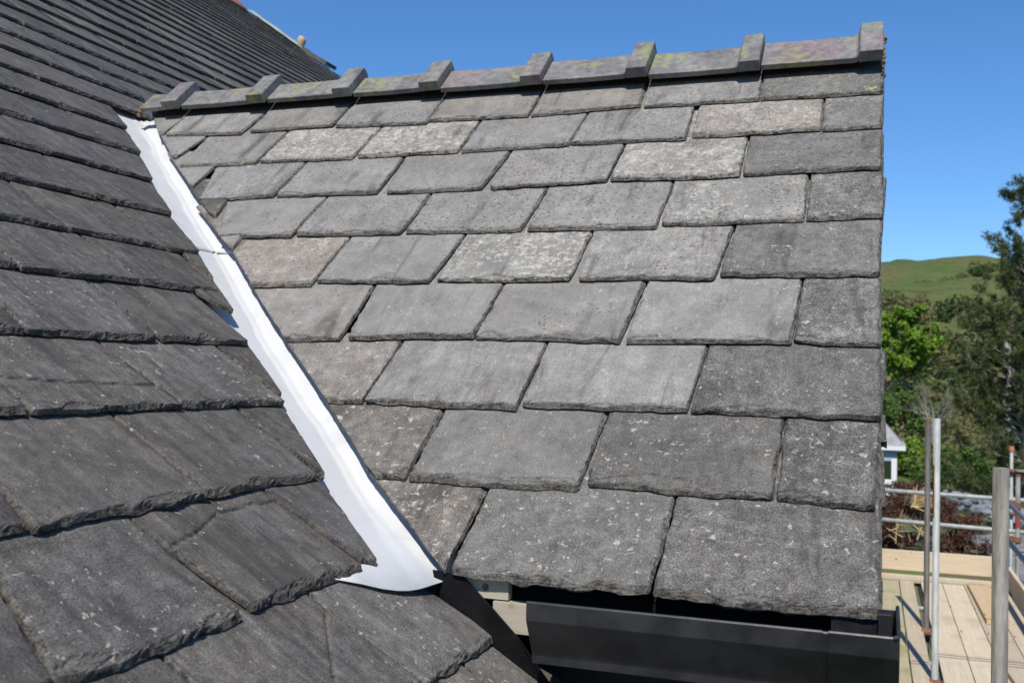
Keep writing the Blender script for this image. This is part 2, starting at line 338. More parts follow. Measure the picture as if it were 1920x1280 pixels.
def slate_geo(frame, q, th, prm, seed, gauge=.235, full=True, dense=True, cell=.003, lift=0.0):
    """one riven slate: real thickness, dressed (chipped) edges, flaked scars, slight warp"""
    TLa, TLb, BLa, BLb, BRa, BRb, TRa, TRb = q
    seed = abs(int(seed)); r_ = np.random.default_rng(seed)
    W = max(BRa - BLa, TRa - TLa, .02)
    Lr = 2.02 * gauge if full else 1.16 * gauge
    tilt = (th + prm.get('gap', .0042)) / gauge
    if dense:
        ne = 9; e = .024; fin = .0045 if prm.get('cracks') else .009
        wi = max(W - 2 * e, .01); ni = int(max(3, min(90, wi / fin)))
        s = np.concatenate([np.linspace(0, e, ne, endpoint=False), np.linspace(e, e + wi, ni, endpoint=False), np.linspace(e + wi, 2 * e + wi, ne + 1)]) / (2 * e + wi)
        rr = np.concatenate([np.linspace(0, .045, 16, endpoint=False), np.linspace(.045, gauge * 1.06, 46 if prm.get('cracks') else 22, endpoint=False), np.linspace(gauge * 1.06, Lr, 4)])
    else:
        s = np.linspace(0, 1, 5); rr = np.array([0, .012, gauge * .5, gauge * 1.05, Lr])
    S_, R_ = np.meshgrid(s, rr)
    bb = BLb + (BRb - BLb) * S_ + R_
    def line(b, a0, b0, a1, b1):
        k = (a1 - a0) / (b1 - b0) if abs(b1 - b0) > 1e-4 else 0
        return a0 + k * (b - b0)
    aL = line(bb, BLa, BLb, TLa, TLb); aR = line(bb, BRa, BRb, TRa, TRb)
    aa = aL + (aR - aL) * S_
    x = S_ * W
    ro = prm.get('rough', 1.0)
    # outline wobble and knocked corners
    wob = fbm(aa * 22, 0 * aa, seed, 4) * .0056 + fbm(aa * 6, 0 * aa, seed + 3, 2) * .0035
    fade = np.exp(-R_ / .05)
    bb = bb + wob * fade * ro
    wl = fbm(0 * bb + 3.3, bb * 24, seed + 5, 3) * .0030 * ro; wr = fbm(0 * bb + 7.7, bb * 24, seed + 6, 3) * .0030 * ro
    aa = aa + wl * np.exp(-x / .02) + wr * np.exp(-(W - x) / .02)
    for side, dist in ((0, x), (1, W - x)):
        rc = r_.uniform(.001, .009) * ro * (1.6 if r_.random() < .2 else 1)
        cut = np.where(dist < rc, rc - np.sqrt(np.maximum(rc * rc - (rc - dist) ** 2, 0)), 0)
        bb = bb + cut * np.exp(-R_ / .02)
    h = -tilt * R_ + fbm(aa * 5, bb * 5, seed + 9, 2) * .0011 + (S_ - .5) * r_.uniform(-1, 1) * .0012 + lift
    edge = np.zeros_like(h)
    if dense:
        # chipped lower edge
        wb = (.0022 + .0165 * np.clip(fbm(aa * 11, 0 * aa + 1.3, seed + 21, 3) + .25, 0, 1.0)) * ro; wb = np.maximum(wb, .0016)
        d = R_ + fbm(aa * 80, bb * 110, seed + 22, 3) * .0050 * np.clip(fbm(aa * 6, 0 * aa, seed + 25, 2) * 1.6 + .55, .1, 1.3)
        k = np.clip(1 - d / wb, 0, 1)
        kq = np.floor(k * 3.2 + fbm(aa * 45, bb * 120, seed + 23) * .6 + .5) / 3.2
        h = h - th * .88 * np.clip(.15 * k + .85 * kq, 0, 1) + k * fbm(aa * 200, bb * 200, seed + 24, 2) * .0012
        edge = np.maximum(edge, sstep(k, 0.0, .25))
        for dist, sd, m in ((x, 31, prm.get('le', .6)), (W - x, 41, prm.get('re', 1.5))):
            ww = np.maximum((.0016 + .0060 * np.clip(fbm(bb * 10, 0 * bb + sd, seed + sd, 3) + .15, 0, 1)) * m * ro, .0008)
            d = dist + fbm(aa * 80, bb * 80, seed + sd + 1, 3) * .0025
            k = np.clip(1 - d / ww, 0, 1)
            kq = np.floor(k * 2.4 + .5 + fbm(aa * 50, bb * 50, seed + sd) * .4) / 2.4
            h = h - th * .8 * np.clip(.4 * k + .6 * kq, 0, 1) * (k > 0)
            edge = np.maximum(edge, sstep(k, 0.0, .3) * .9)
        # shell-shaped flake scars rising from the lower edge
        for _ in range(r_.integers(1, 4)):
            c = r_.uniform(.05, .95) * W; hw = r_.uniform(.02, .085); hh = r_.uniform(.008, .026) * ro; dp = r_.uniform(.0016, .0042)
            lim = hh * np.clip(1 - np.abs((x - c) / hw) ** 1.7, 0, 1) * (1 + .35 * fbm(aa * 40, bb * 10, seed + 61))
            g = sstep(lim - R_, -.0010, .0016) * (np.abs(x - c) < hw)
            h = h - dp * g; edge = np.maximum(edge, g * .35)
        for sc_ in prm.get('scars', []):       # (centre along the slate, half width, height, depth)
            c, hw, hh, dp = sc_; c = c * W
            lim = hh * np.clip(1 - np.abs((x - c) / hw) ** 1.5, 0, 1) * (1 + .2 * fbm(aa * 30, bb * 10, seed + 62))
            g = sstep(lim - R_, -.0010, .0016) * (np.abs(x - c) < hw)
            h = h - dp * g; edge = np.maximum(edge, g * .4)
        for ck in prm.get('cracks', []):       # hairline cracks: polylines in (s, r)
            for (s0, r0), (s1, r1) in zip(ck[:-1], ck[1:]):
                ax, ay, bx, by = s0 * W, r0, s1 * W, r1
                tt = np.clip(((x - ax) * (bx - ax) + (R_ - ay) * (by - ay)) / ((bx - ax) ** 2 + (by - ay) ** 2 + 1e-9), 0, 1)
                dd = np.hypot(x - ax - tt * (bx - ax), R_ - ay - tt * (by - ay))
                side = np.sign((bx - ax) * (R_ - ay) - (by - ay) * (x - ax))
                h = h - .0050 * np.exp(-(dd / .0032) ** 2); edge = np.maximum(edge, .9 * np.exp(-(dd / .003) ** 2))
    P = frame(aa, bb, h)
    ny, nx = aa.shape
    idx = np.arange(ny * nx).reshape(ny, nx)
    V = [P.reshape(-1, 3)]; n0 = ny * nx
    quads = [np.stack([idx[:-1, :-1], idx[:-1, 1:], idx[1:, 1:], idx[1:, :-1]], -1).reshape(-1, 4)]
    # skirt and underside
    hb = -th - tilt * R_ + lift * .6
    ring_a = []; ring = []
    per = list(idx[::-1, 0]) + list(idx[0, 1:]) + list(idx[1:, -1])
    A = aa.ravel(); B = bb.ravel(); HB = hb.ravel(); HT = h.ravel()
    per = np.array(per); jit = fbm(A[per] * 60, B[per] * 60, seed + 71, 2)
    mid = frame(A[per], B[per] + np.where(np.arange(len(per)) >= ny, 1, 0) * jit * .0015, (HT[per] * .5 + HB[per] * .5))
    bot = frame(A[per], B[per], HB[per])
    V += [mid, bot]; m = len(per)
    i = np.arange(m - 1)
    quads.append(np.stack([per[i + 1], per[i], n0 + i, n0 + i + 1], -1))
    quads.append(np.stack([n0 + i + 1, n0 + i, n0 + m + i, n0 + m + i + 1], -1))
    V = np.concatenate(V); 
    # underside: left and right columns joined
    lcol = n0 + m + np.arange(ny)[::-1]; rcol = n0 + m + (ny - 1) + (nx - 1) + np.arange(ny)
    rcol = np.minimum(rcol, n0 + 2 * m - 1)
    j = np.arange(ny - 1)
    quads.append(np.stack([lcol[j + 1], rcol[j + 1], rcol[j], lcol[j]], -1))
    sc = np.stack([np.concatenate([A, A[per], A[per]]), np.concatenate([B, B[per], B[per]]), np.concatenate([0 * A, HT[per] * 0 + .006, HT[per] * 0 + .012]) + (seed * .377) % 37], -1)
    sc[:, 0] += (seed * 1.931) % 23; sc[:, 1] += (seed * 2.713) % 19
    n = len(V)
    E = np.concatenate([edge.ravel(), np.ones(2 * m)]) if dense else np.concatenate([np.where(R_.ravel() < .006, .4, 0), np.ones(2 * m)])
    p1 = np.tile([prm.get('tone', .2), prm.get('grain', .4), prm.get('lich', .2), prm.get('speck', .4)], (n, 1))
    p2 = np.stack([np.full(n, prm.get('streak', .2)), np.full(n, prm.get('yel', .0)), np.full(n, prm.get('warm', .3)), E], -1)
    RR_ = R_.ravel(); XX_ = np.minimum(x, W - x).ravel(); ed = np.stack([np.concatenate([RR_, RR_[per] + .05, RR_[per] + .05]), np.concatenate([XX_, XX_[per] + .05, XX_[per] + .05]), np.zeros(n)], -1)
    return V, np.concatenate(quads), sc, p1, p2, ed

def make_slate(name, parent, frame, q, th, prm, seed, **k):
    V, F, sc, p1, p2, ed = slate_geo(frame, q, th, prm, seed, **k)
    me = mesh(name, V, F, p2[:, 3][F].max(1) < .2, {'sc': sc, 'p1': p1, 'p2': p2, 'ed': ed})
    return link(name, me, SLATE, parent)

house = empty('house', (-1.0, 3.0, 0), label='slate-roofed house with a gabled dormer, seen close up across its roof', cat='house')
# roof decks under the slates: the hidden sheets that close the building
b = MB()
def Mp(a, t, h): return tuple(MP(a, t, h).tolist())
def Dp(a, t, h): return tuple(DP(a, t, h).tolist())
T_END = 11.35; Y_END = 14.0
b.add([Mp(-4, -.50, -.062), Mp(1.70, -.50, -.052), Mp(1.70, .40, -.052), Mp(3.335, 3.0, -.052), Mp(5.2, .40, -.052), Mp(5.2, -.50, -.052), Mp(Y_END, -.50, -.052), Mp(Y_END, T_END, -.052), Mp(-4, T_END, -.052)],
      [(0, 1, 2, 3, 8), (4, 5, 6, 7, 3), (3, 7, 8)])
# back slope and soffit edge of the main roof
pk = MP(0, T_END, -.052); ex_ = pk[0]
b.add([(ex_, -4, pk[2]), (ex_, Y_END, pk[2]), (ex_ - 9.4, Y_END, pk[2] - 6.6), (ex_ - 9.4, -4, pk[2] - 6.6)], [(0, 1, 2, 3)])
main_roof = b.build('main_roof', FELT, house)
eX, eY, eZ = Mp(0, -.5, -.06)
b = MB()
b.box(ex_ * 2 - eX, eX - .30, -3.9, Y_END - .1, 0, eZ + .05)
pz = pk[2] - .25
V = [(eX - .30, Y_END - .1, eZ), (ex_ * 2 - eX, Y_END - .1, eZ), (ex_, Y_END - .1, pz), (eX - .30, Y_END - .35, eZ), (ex_ * 2 - eX, Y_END - .35, eZ), (ex_, Y_END - .35, pz)]
b.add(V, [(0, 1, 2), (3, 5, 4), (0, 2, 5, 3), (1, 4, 5, 2)])
b.build('wall', STONE, house)
# dormer decks (both slopes), cheeks and gable
ap_b = (RIDGE_Y - 1.50 * .6644) / .7474
def Dm(a, bb_, h):
    p = DP(a, bb_, h); return (float(p[0]), 2 * RIDGE_Y - float(p[1]), float(p[2]))
b = MB()
fx, fy, fz = Dp(0, 1.10, -.05)
b.add([Dp(-.70, 1.10, -.066), Dp(0.0, 1.10, -.066), Dp(0.0, ap_b, -.066), Dp(-2.66, ap_b, -.066)], [(0, 1, 2, 3)])
b.add([Dm(-.70, 1.10, -.05), Dm(0.0, 1.10, -.05), Dm(0.0, ap_b, -.05), Dm(-2.66, ap_b, -.05)], [(0, 3, 2, 1)])
dormer_roof = b.build('dormer_roof', FELT, house)
b = MB()
yw0, yw1 = 1.90, 2 * RIDGE_Y - 1.90
zt = float(DP(0, (yw0 + .0 - 1.50 * .6644) / .7474, -.06)[2])
for yy0, yy1 in ((yw0, yw0 + .1), (yw1 - .1, yw1)):
    b.box(-2.4, -.06, yy0, yy1, H - 1.6, zt - .02)
zr = float(DP(0, ap_b, -.10)[2])
b.add([(-.05, yw0, H - 2.4), (-.05, yw1, H - 2.4), (-.05, yw1, zt), (-.05, RIDGE_Y, zr), (-.05, yw0, zt)], [(0, 1, 2, 3, 4)])
b.add([(-.14, yw0, H - 2.4), (-.14, yw1, H - 2.4), (-.14, yw1, zt), (-.14, RIDGE_Y, zr), (-.14, yw0, zt)], [(4, 3, 2, 1, 0)])
b.build('dormer_wall', DARKWALL, house)

# ---------------- dormer slates: the traced courses
# per slate look: (tone, grain, lichen, speck, streak, yellow, warm)
def look(r, i, n):
    g = np.random.default_rng(900 + r * 31 + i)
    fx_ = (i + .5) / n
    tone = .195 + g.uniform(-.022, .022); grain = .14 + .16 * g.random(); lich = .12 + .28 * g.random(); speck = .25 + .5 * g.random() * (r < 5)
    streak = .12 + .15 * g.random(); yel = .06 * g.random(); warm = .10 + .2 * g.random()
    if r >= 6: grain += .22; tone -= .034; speck *= .3
    if r >= 8: grain += .15; tone -= .004
    if fx_ > .72 and r >= 4: grain += .32; tone -= .05; lich += .1
    if fx_ < .2 and r >= 4: tone -= .03; warm += .3; grain += .2; lich += .15
    return dict(tone=tone, grain=min(grain, .95), lich=lich, speck=speck, streak=streak, yel=yel, warm=warm)
SPECIAL = {
 (0, 7): dict(yel=.75, tone=.165, grain=.5, lich=.3), (0, 6): dict(yel=.4, grain=.4), (0, 5): dict(tone=.17, warm=.5), (0, 4): dict(tone=.17, warm=.5), (0, 2): dict(tone=.165, warm=.35),
 (1, 2): dict(lich=.85, grain=.6, warm=.6, yel=.3, tone=.22), (1, 3): dict(lich=.95, grain=.5, warm=.5, tone=.22), (1, 5): dict(speck=.95, tone=.205, lich=.1), (1, 6): dict(lich=.65, grain=.6, warm=.75, yel=.3), (1, 7): dict(grain=.6, lich=.5, yel=.4, tone=.17), (1, 1): dict(tone=.175, speck=.6),
 (2, 1): dict(speck=.8, tone=.20, yel=.15), (2, 2): dict(speck=.6), (2, 4): dict(speck=.95, lich=.1, tone=.185), (2, 5): dict(lich=.98, grain=.45, tone=.22, warm=.4), (2, 6): dict(tone=.165, speck=.8, yel=.25, grain=.4),
 (3, 1): dict(tone=.185), (3, 2): dict(tone=.215, lich=.25, grain=.15), (3, 3): dict(speck=.9, lich=.35), (3, 4): dict(speck=.85), (3, 5): dict(lich=.72, speck=.6, warm=.3, tone=.195), (3, 6): dict(grain=.8, tone=.155, lich=.4), (3, 0): dict(yel=.8, tone=.08),
 (4, 1): dict(lich=.66, warm=.85, grain=.45, tone=.185), (4, 2): dict(tone=.18, speck=.35, lich=.1, scars=[(.62, .05, .045, .0022)]), (4, 3): dict(lich=.95, warm=.3, tone=.205, grain=.25), (4, 4): dict(tone=.19, streak=.3, lich=.3), (4, 5): dict(tone=.155, grain=.55, lich=.3, scars=[(.55, .17, .022, .002)]),
 (5, 0): dict(yel=.45, tone=.175, lich=.2), (5, 1): dict(tone=.185, streak=.35, lich=.15), (5, 2): dict(tone=.175, lich=.15, scars=[(.3, .06, .035, .0026), (.62, .07, .03, .0022)]), (5, 3): dict(tone=.19, lich=.4, speck=.25, grain=.25), (5, 4): dict(grain=.9, tone=.145, lich=.35),
 (6, 0): dict(tone=.14, warm=.6, grain=.6, yel=.15), (6, 1): dict(tone=.17, streak=.4, warm=.2), (6, 2): dict(tone=.18, lich=.3, yel=.15, grain=.35), (6, 3): dict(tone=.12, grain=.75, lich=.35),
 (7, 0): dict(tone=.15, warm=.75, lich=.55, grain=.7), (7, 1): dict(tone=.18, yel=.3, lich=.35, grain=.4, scars=[(.35, .10, .03, .0024)]), (7, 2): dict(tone=.125, grain=.55, lich=.48, scars=[(.38, .17, .038, .0034)]), (7, 3): dict(tone=.112, grain=.95, lich=.5, yel=.15),
 (8, 0): dict(tone=.15, warm=.8, lich=.68, grain=.75, streak=.6, re=2.2), (8, 1): dict(tone=.145, grain=.62, lich=.5, re=1.8, scars=[(.7, .06, .05, .0028)]), (8, 2): dict(tone=.128, grain=.85, lich=.42, re=1.8, scars=[(.45, .07, .024, .003), (.75, .06, .03, .0035)]),
}
SLAB = {(1, 3): 'slate crusted with pale lichen', (2, 5): 'slate blotched with cream lichen', (4, 3): 'slate dappled with cream lichen', (0, 7): 'slate spotted with yellow lichen', (8, 2): 'large rough slate at the eave corner', (7, 2): 'slate with a long flaked scar on its lower edge'}
for r, row in enumerate(DROWS):
    for i, qd in enumerate(row):
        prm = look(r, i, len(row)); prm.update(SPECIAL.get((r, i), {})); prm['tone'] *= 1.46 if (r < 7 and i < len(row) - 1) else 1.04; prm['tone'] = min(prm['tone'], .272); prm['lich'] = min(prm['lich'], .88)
        if r == 8: prm['rough'] = 1.45
        elif r == 7: prm['rough'] = 1.2
        th = .0095 if r < 6 else .0110
        first = i == 0
        full = not (first or r == 0)
        o = make_slate('slate', dormer_roof, DP, qd, th, prm, 1000 + r * 40 + i, gauge=.228, full=full, lift=(0 if r % 2 else .0003))
        if (r, i) in SLAB: o['label'] = SLAB[(r, i)]
# hidden far slope of the dormer: plain courses, one mesh
Vs, Fs, Ss, A1, A2, A3 = [], [], [], [], [], []; off = 0
def addgeo(g):
    global off
    Vs.append(g[0]); Fs.append(g[1] + off); Ss.append(g[2]); A1.append(g[3]); A2.append(g[4]); A3.append(g[5]); off += len(g[0])
def flush(name, parent, **k):
    global off
    FF = np.concatenate(Fs); me = mesh(name, np.concatenate(Vs), FF, np.concatenate(A2)[:, 3][FF].max(1) < .2, {'sc': np.concatenate(Ss), 'p1': np.concatenate(A1), 'p2': np.concatenate(A2), 'ed': np.concatenate(A3)})
    o = link(name, me, SLATE, parent); tag(o, **k)
    Vs.clear(); Fs.clear(); Ss.clear(); A1.clear(); A2.clear(); A3.clear(); off = 0
    return o
def DPm(a, b_, h=0.0):
    p = DP(a, b_, h); p[..., 1] = 2 * RIDGE_Y - p[..., 1]; return p
for r in range(9):
    b0 = 1.07 + r * .229; aL_ = np.interp(b0, [1.07, 3.05], [-.75, -2.62]); x = .02
    x0 = x - (.18 if r % 2 else .36)
    while x > aL_ + .05:
        x0 = max(x0, aL_)
        g = slate_geo(DPm, (x0, b0 + .22, x0, b0, x - .006, b0, x - .006, b0 + .22), .009, dict(tone=.15 + .04 * rng.random(), grain=.4, lich=.3), 3000 + r * 40 + int(abs(x0) * 10), gauge=.229, dense=False, full=r < 7)
        g = (g[0], g[1][:, ::-1], *g[2:]); addgeo(g)
        x = x0; x0 = x - .36
flush('far_slope_slates', dormer_roof)
# projecting undercloak slates along the verge (seen edge-on at the gable)
for k, (b0, L, out) in enumerate([(1.10, .20, .012), (1.30, .17, .020), (1.47, .10, .026), (1.60, .22, .006), (1.86, .30, .004), (2.2, .34, .004), (2.56, .30, .006), (2.86, .17, .009)]):
    x1 = .014 + out * .50
    make_slate('undercloak_slate', dormer_roof, DP, (x1 - .12, b0 + L, x1 - .12, b0, x1, b0 + .01, x1 - .003, b0 + L), .011, dict(tone=.12, grain=.7, lich=.3, warm=.4, re=1.6), 1700 + k, gauge=L * .86, full=False, lift=-.0235)

# ---------------- main roof slates near the camera
def mlook(seed):
    g = np.random.default_rng(abs(seed))
    return dict(tone=.088 + .028 * g.random(), grain=.45 + .25 * g.random(), lich=.05 + .20 * g.random(), speck=.2, streak=.55 + .4 * g.random(), yel=0.0, warm=.45 + .3 * g.random(), rough=1.0, re=.8, le=.5)
MSP = {('F', 0): dict(lich=.48, tone=.12, grain=.85, warm=.4, streak=.3, rough=1.3), ('F', 1): dict(tone=.118, streak=.8, cracks=[[(-.05, .155), (.25, .175), (.5, .205), (.8, .21), (1.0, .205)]], rough=1.25),
       ('G', 1): dict(tone=.155, lich=.55, warm=.4, streak=.6, grain=.5, rough=1.2), ('G', 0): dict(tone=.125, streak=.8, cracks=[[(.45, .0), (.6, .09), (.95, .19)]]),
       ('D', 0): dict(cracks=[[(-.02, .10), (.3, .085), (.7, .075), (1.0, .07)]], tone=.115), ('D', 1): dict(lich=.55, tone=.125, warm=.5), ('C', 0): dict(tone=.12, warm=.45), ('E', 0): dict(tone=.125, streak=.6, rough=1.25), ('E', 1): dict(tone=.115), ('E', 2): dict(tone=.10, streak=.8),
       ('D', 2): dict(tone=.10, warm=.9, lich=.4), ('C', 2): dict(warm=.9, tone=.13), ('B', 2): dict(warm=.9, lich=.4)}
n_near = 0; fill = []
for key, row in MROWS.items():
    b0 = MROWB[key]
    for i, qd in enumerate(row):
        prm = mlook(hash(key) % 7 + ord(key) * 13 + i); prm = mlook(ord(key) * 13 + i); prm.update(MSP.get((key, i), {}))
        last = i == len(row) - 1
        o = make_slate('slate', main_roof, MP, qd, .0115, prm, 2000 + ord(key) * 10 + i, gauge=.238, full=not last)
        n_near += 1
    # on to the left, past the picture's edge
    x = row[0][2] - .006; k = 0
    lim = {'G': .70, 'F': .60, 'E': .75, 'D': .95, 'C': 1.1, 'B': 1.25, 'A': 1.4}[key]
    while x > lim - .3:
        wd = random.uniform(.30, .38)
        sk = dict(mlook(ord(key) * 29 + k)); 
        make_slate('slate', main_roof, MP, (x - wd, b0 + .236, x - wd, b0 - random.uniform(-.004, .012), x, b0, (row[0][0] - .006) if k == 0 else x, (row[0][1] if k == 0 else b0 + .236)), .0115, sk, 2600 + ord(key) * 10 + k, gauge=.238)
        x -= wd + .006; k += 1; n_near += 1
    fill.append((x, b0))
# course H under the foot of the valley, and the eave courses
for (q_, sd, pp) in [((1.50, .243, 1.49, .012, 1.640, .012, 1.650, .243), 2901, dict(tone=.16, lich=.5)), ((1.655, .243, 1.60, .012, 1.88, .014, 1.835, .243), 2902, dict(tone=.15, lich=.35, yel=.35, warm=.5, streak=.2)), ((1.13, .243, 1.13, .012, 1.49, .012, 1.49, .243), 2903, dict(tone=.13, lich=.5, streak=.4)), ((.76, .243, .76, .012, 1.12, .012, 1.12, .243), 2904, {})]:
    prm = mlook(sd); prm.update(pp)
    make_slate('slate', main_roof, MP, q_, .0115, prm, sd, gauge=.235); n_near += 1
# remaining visible near courses individually, then the long climb of courses as one part
fill.append((.754, .012))
for x, b0 in fill:
    while x > -2.5:
        wd = random.uniform(.30, .38); addgeo(slate_geo(MP, (x - wd, b0 + .236, x - wd, b0, x, b0, x, b0 + .236), .0115, mlook(int(b0 * 90 - x * 7) + 50), 9700 + int(b0 * 900 - x * 30), gauge=.238, dense=False)); x -= wd + .006
t = 1.900; r = 0; GA = .240
while t < T_END - .05:
    ga = GA if t < 4.2 else .31
    th = .0115
    for side in (0, 1):
        if side == 0:
            x_end = float(valley_c(t)) if t < 2.98 else None
            if x_end is None: xs, xe = -2.5, Y_END + random.uniform(-.03, .03)
            else: xs, xe = -2.5, x_end
        else:
            if t >= 2.98: continue
            xs, xe = 2 * RIDGE_Y - float(valley_c(t)), Y_END
        x = xs - random.uniform(0, .36)
        while x < xe - .06:
            wd = random.uniform(.26, .42); x1 = min(x + wd, xe)
            if xe - x1 < .08: x1 = xe
            slant = (float(valley_c(t + .2)) - float(valley_c(t))) if (side == 0 and t < 2.98 and x1 == xe) else 0
            dip = random.uniform(-.006, .006); prm = mlook(int(t * 100) * 7 + int(x * 50)); 
            if t > 4: prm['tone'] *= random.choice([.8, .95, 1.0, 1.1, 1.28])
            if t > 8.6: prm['tone'] *= 1.25
            qd = (x, t + .2, x, t + dip, x1 - .006, t + dip + random.uniform(-.003, .003), x1 - .006 + slant, t + .2)
            seed = 5000 + int(t * 100) * 60 + int(x * 4)
            near = n_near < 56 and t < 2.8 and side == 0 and x > (t - 1.5) * .85 + .45
            if near:
                make_slate('slate', main_roof, MP, qd, th, prm, seed, gauge=ga, full=(x1 != xe)); n_near += 1
            else:
                addgeo(slate_geo(MP, qd, th + (.003 if t > 4 else 0), prm, seed, gauge=ga, full=(t < 3.5), dense=(t < 3.6 and (t - 1.5) * .8 < x < 5), lift=random.uniform(0, .002)))
            x = x1
    t += ga; r += 1
for r in range(2):
    t = -.235 * (r + 1) + .012
    x = -2.5
    while x < 1.85:
        x1 = min(x + .36, 1.88); addgeo(slate_geo(MP, (x, t + .2, x, t, x1 - .006, t, x1 - .006, t + .2), .0115, mlook(r * 9 + int(x * 9)), 9100 + r * 20 + int(x * 9), gauge=.236, dense=False)); x = x1
for r in range(15):
    t = -.47 + r * .235; x = 2 * RIDGE_Y - 1.75 if t < .5 else None
    if x is None or t > .3: continue
    while x < Y_END:
        x1 = min(x + .37, Y_END); addgeo(slate_geo(MP, (x, t + .2, x, t, x1 - .006, t, x1 - .006, t + .2), .0115, mlook(r * 9 + int(x * 9)), 9300 + r * 20 + int(x * 9), gauge=.236, dense=False)); x = x1
for r in range(6):
    t = .25 + r * .24
    x = 2 * RIDGE_Y - float(valley_c(t))
    while x < Y_END:
        x1 = min(x + .37, Y_END); addgeo(slate_geo(MP, (x, t + .2, x, t, x1 - .006, t, x1 - .006, t + .2), .0115, mlook(r * 9 + int(x * 9)), 9500 + r * 20 + int(x * 9), gauge=.24, dense=False)); x = x1
flush('slate_courses', main_roof, kind='stuff')
print('near slates', n_near)
# ---------------- valley: two white sheets with a folded crease
v_dir = np.cross(Dn, Mn_); v_dir /= np.linalg.norm(v_dir)
if v_dir[2] < 0: v_dir = -v_dir
def valley_pt(z, hD, hM):     # point where both sunk planes meet, at camera-relative height z
    A = np.array([Dn, Mn_, [0, 0, 1]]); return np.linalg.solve(A, [Dk + hD, Mk + hM, z])
def valley_sheet(name, z0, z1, lift, n, foot=False, seed=0, **k):
    rows = []
    hD, hM = -.052 + lift, -.042 + lift
    zs = list(np.linspace(z0, z1, n))
    for i, z in enumerate(zs):
        c = valley_pt(z, hD, hM)
        t = c @ Mu; bb_ = c @ Du
        wob = fbm(z * 7, 0, seed, 3) * .010 + fbm(z * 26, 4, seed, 2) * .0040
        c = c + np.array([wob * .7, wob, 0]) + np.array([0, 0, .004])
        cl = float(valley_c(t)) - .07; ar = float(np.interp(z, [-.39, .99], [-.62, -2.45]))
        hMM = hM
        if t < .66: hMM = hM + sstep(.66 - t, 0, .14) * .030
        L0 = cl * Mx + t * Mu + (Mk + hMM) * Mn_
        ar = (ar) ; Rr = (float(np.interp(bb_, [1.08, 1.33, 1.582, 1.976, 2.168, 2.66, 2.976, 3.10], [-.755, -1.002, -1.245, -1.643, -1.821, -2.28, -2.564, -2.66])) + .075) * Dx + bb_ * Du + (Dk + hD) * Dn
        row = []
        for s in (0, .25, .5, .72, .88, .96): 
            p = L0 + (c - L0) * s; bulge = (fbm(z * 6 + 9, s * 2.5, seed + 3, 2) * .006 + fbm(z * 30 + s * 7, s * 4, seed + 4, 3) * .0034) * (1 if s > 0 else 0) * (.3 + .7 * min(1, max(0, (z + .1))))
            row.append(p + Mn_ * bulge)
        row.append(c + (Dn + Mn_) * .0035)
        for s in (.05, .14, .35, .7, 1.0):
            row.append(c + (Rr - c) * s + Dn * (fbm(z * 6, s * 3 + 5, seed + 7, 2) * .0016 + fbm(z * 24 - s * 4, s * 3, seed + 8, 2) * .0008))
        rows.append(row)
    if not foot:  # saddle at the head of the valley, under the main slates
        for t_, y1 in ((2.97, 3.62), (3.10, 3.70), (3.24, 3.72)):
            L0 = (float(valley_c(t_)) - .09) * Mx + t_ * Mu + (Mk - .040) * Mn_; R_0 = y1 * Mx + t_ * Mu + (Mk - .036) * Mn_
            n_ = len(rows[0]); rows.append([L0 + (R_0 - L0) * j / (n_ - 1) + Mn_ * fbm(j * .7, t_ * 9, 5, 2) * .004 for j in range(n_)])
    if foot:      # the splayed foot lapping over the main slates
        ft = [MP(1.55, .50, -.012), MP(1.60, .467, -.008), MP(1.635, .440, -.005), MP(1.665, .424, -.003), MP(1.69, .413, 0), MP(1.715, .407, .002), MP(1.735, .403, .005),
              MP(1.757, .399, .009), MP(1.775, .395, .013), MP(1.798, .390, .020), DP(-.735, 1.095, -.050), DP(-.70, 1.11, -.052)]
        ft = [p_ - UPV for p_ in ft]
        lastr = rows[0]
        m1 = [lastr[j] * .55 + ft[j] * .45 for j in range(len(ft))]
        rows = [ft, m1] + rows
    G = np.array(rows); ny, nx = G.shape[:2]
    P = G.reshape(-1, 3) + UPV
    idx = np.arange(ny * nx).reshape(ny, nx)
    F = np.stack([idx[:-1, :-1], idx[:-1, 1:], idx[1:, 1:], idx[1:, :-1]], -1).reshape(-1, 4)
    me = mesh(name, P, F[:, ::-1], True)
    o = link(name, me, white_grp, house)
    s = o.modifiers.new('s', 'SOLIDIFY'); s.thickness = .0014; s.offset = -1
    tag(o, **k); return o
valley_sheet('valley_flashing', -.285, .352, 0.0, 40, True, 3, label='long lower sheet of white valley flashing with a splayed foot')
valley_sheet('valley_flashing', .342, .935, .0035, 40, False, 8, label='short upper sheet of white valley flashing with a creased fold')

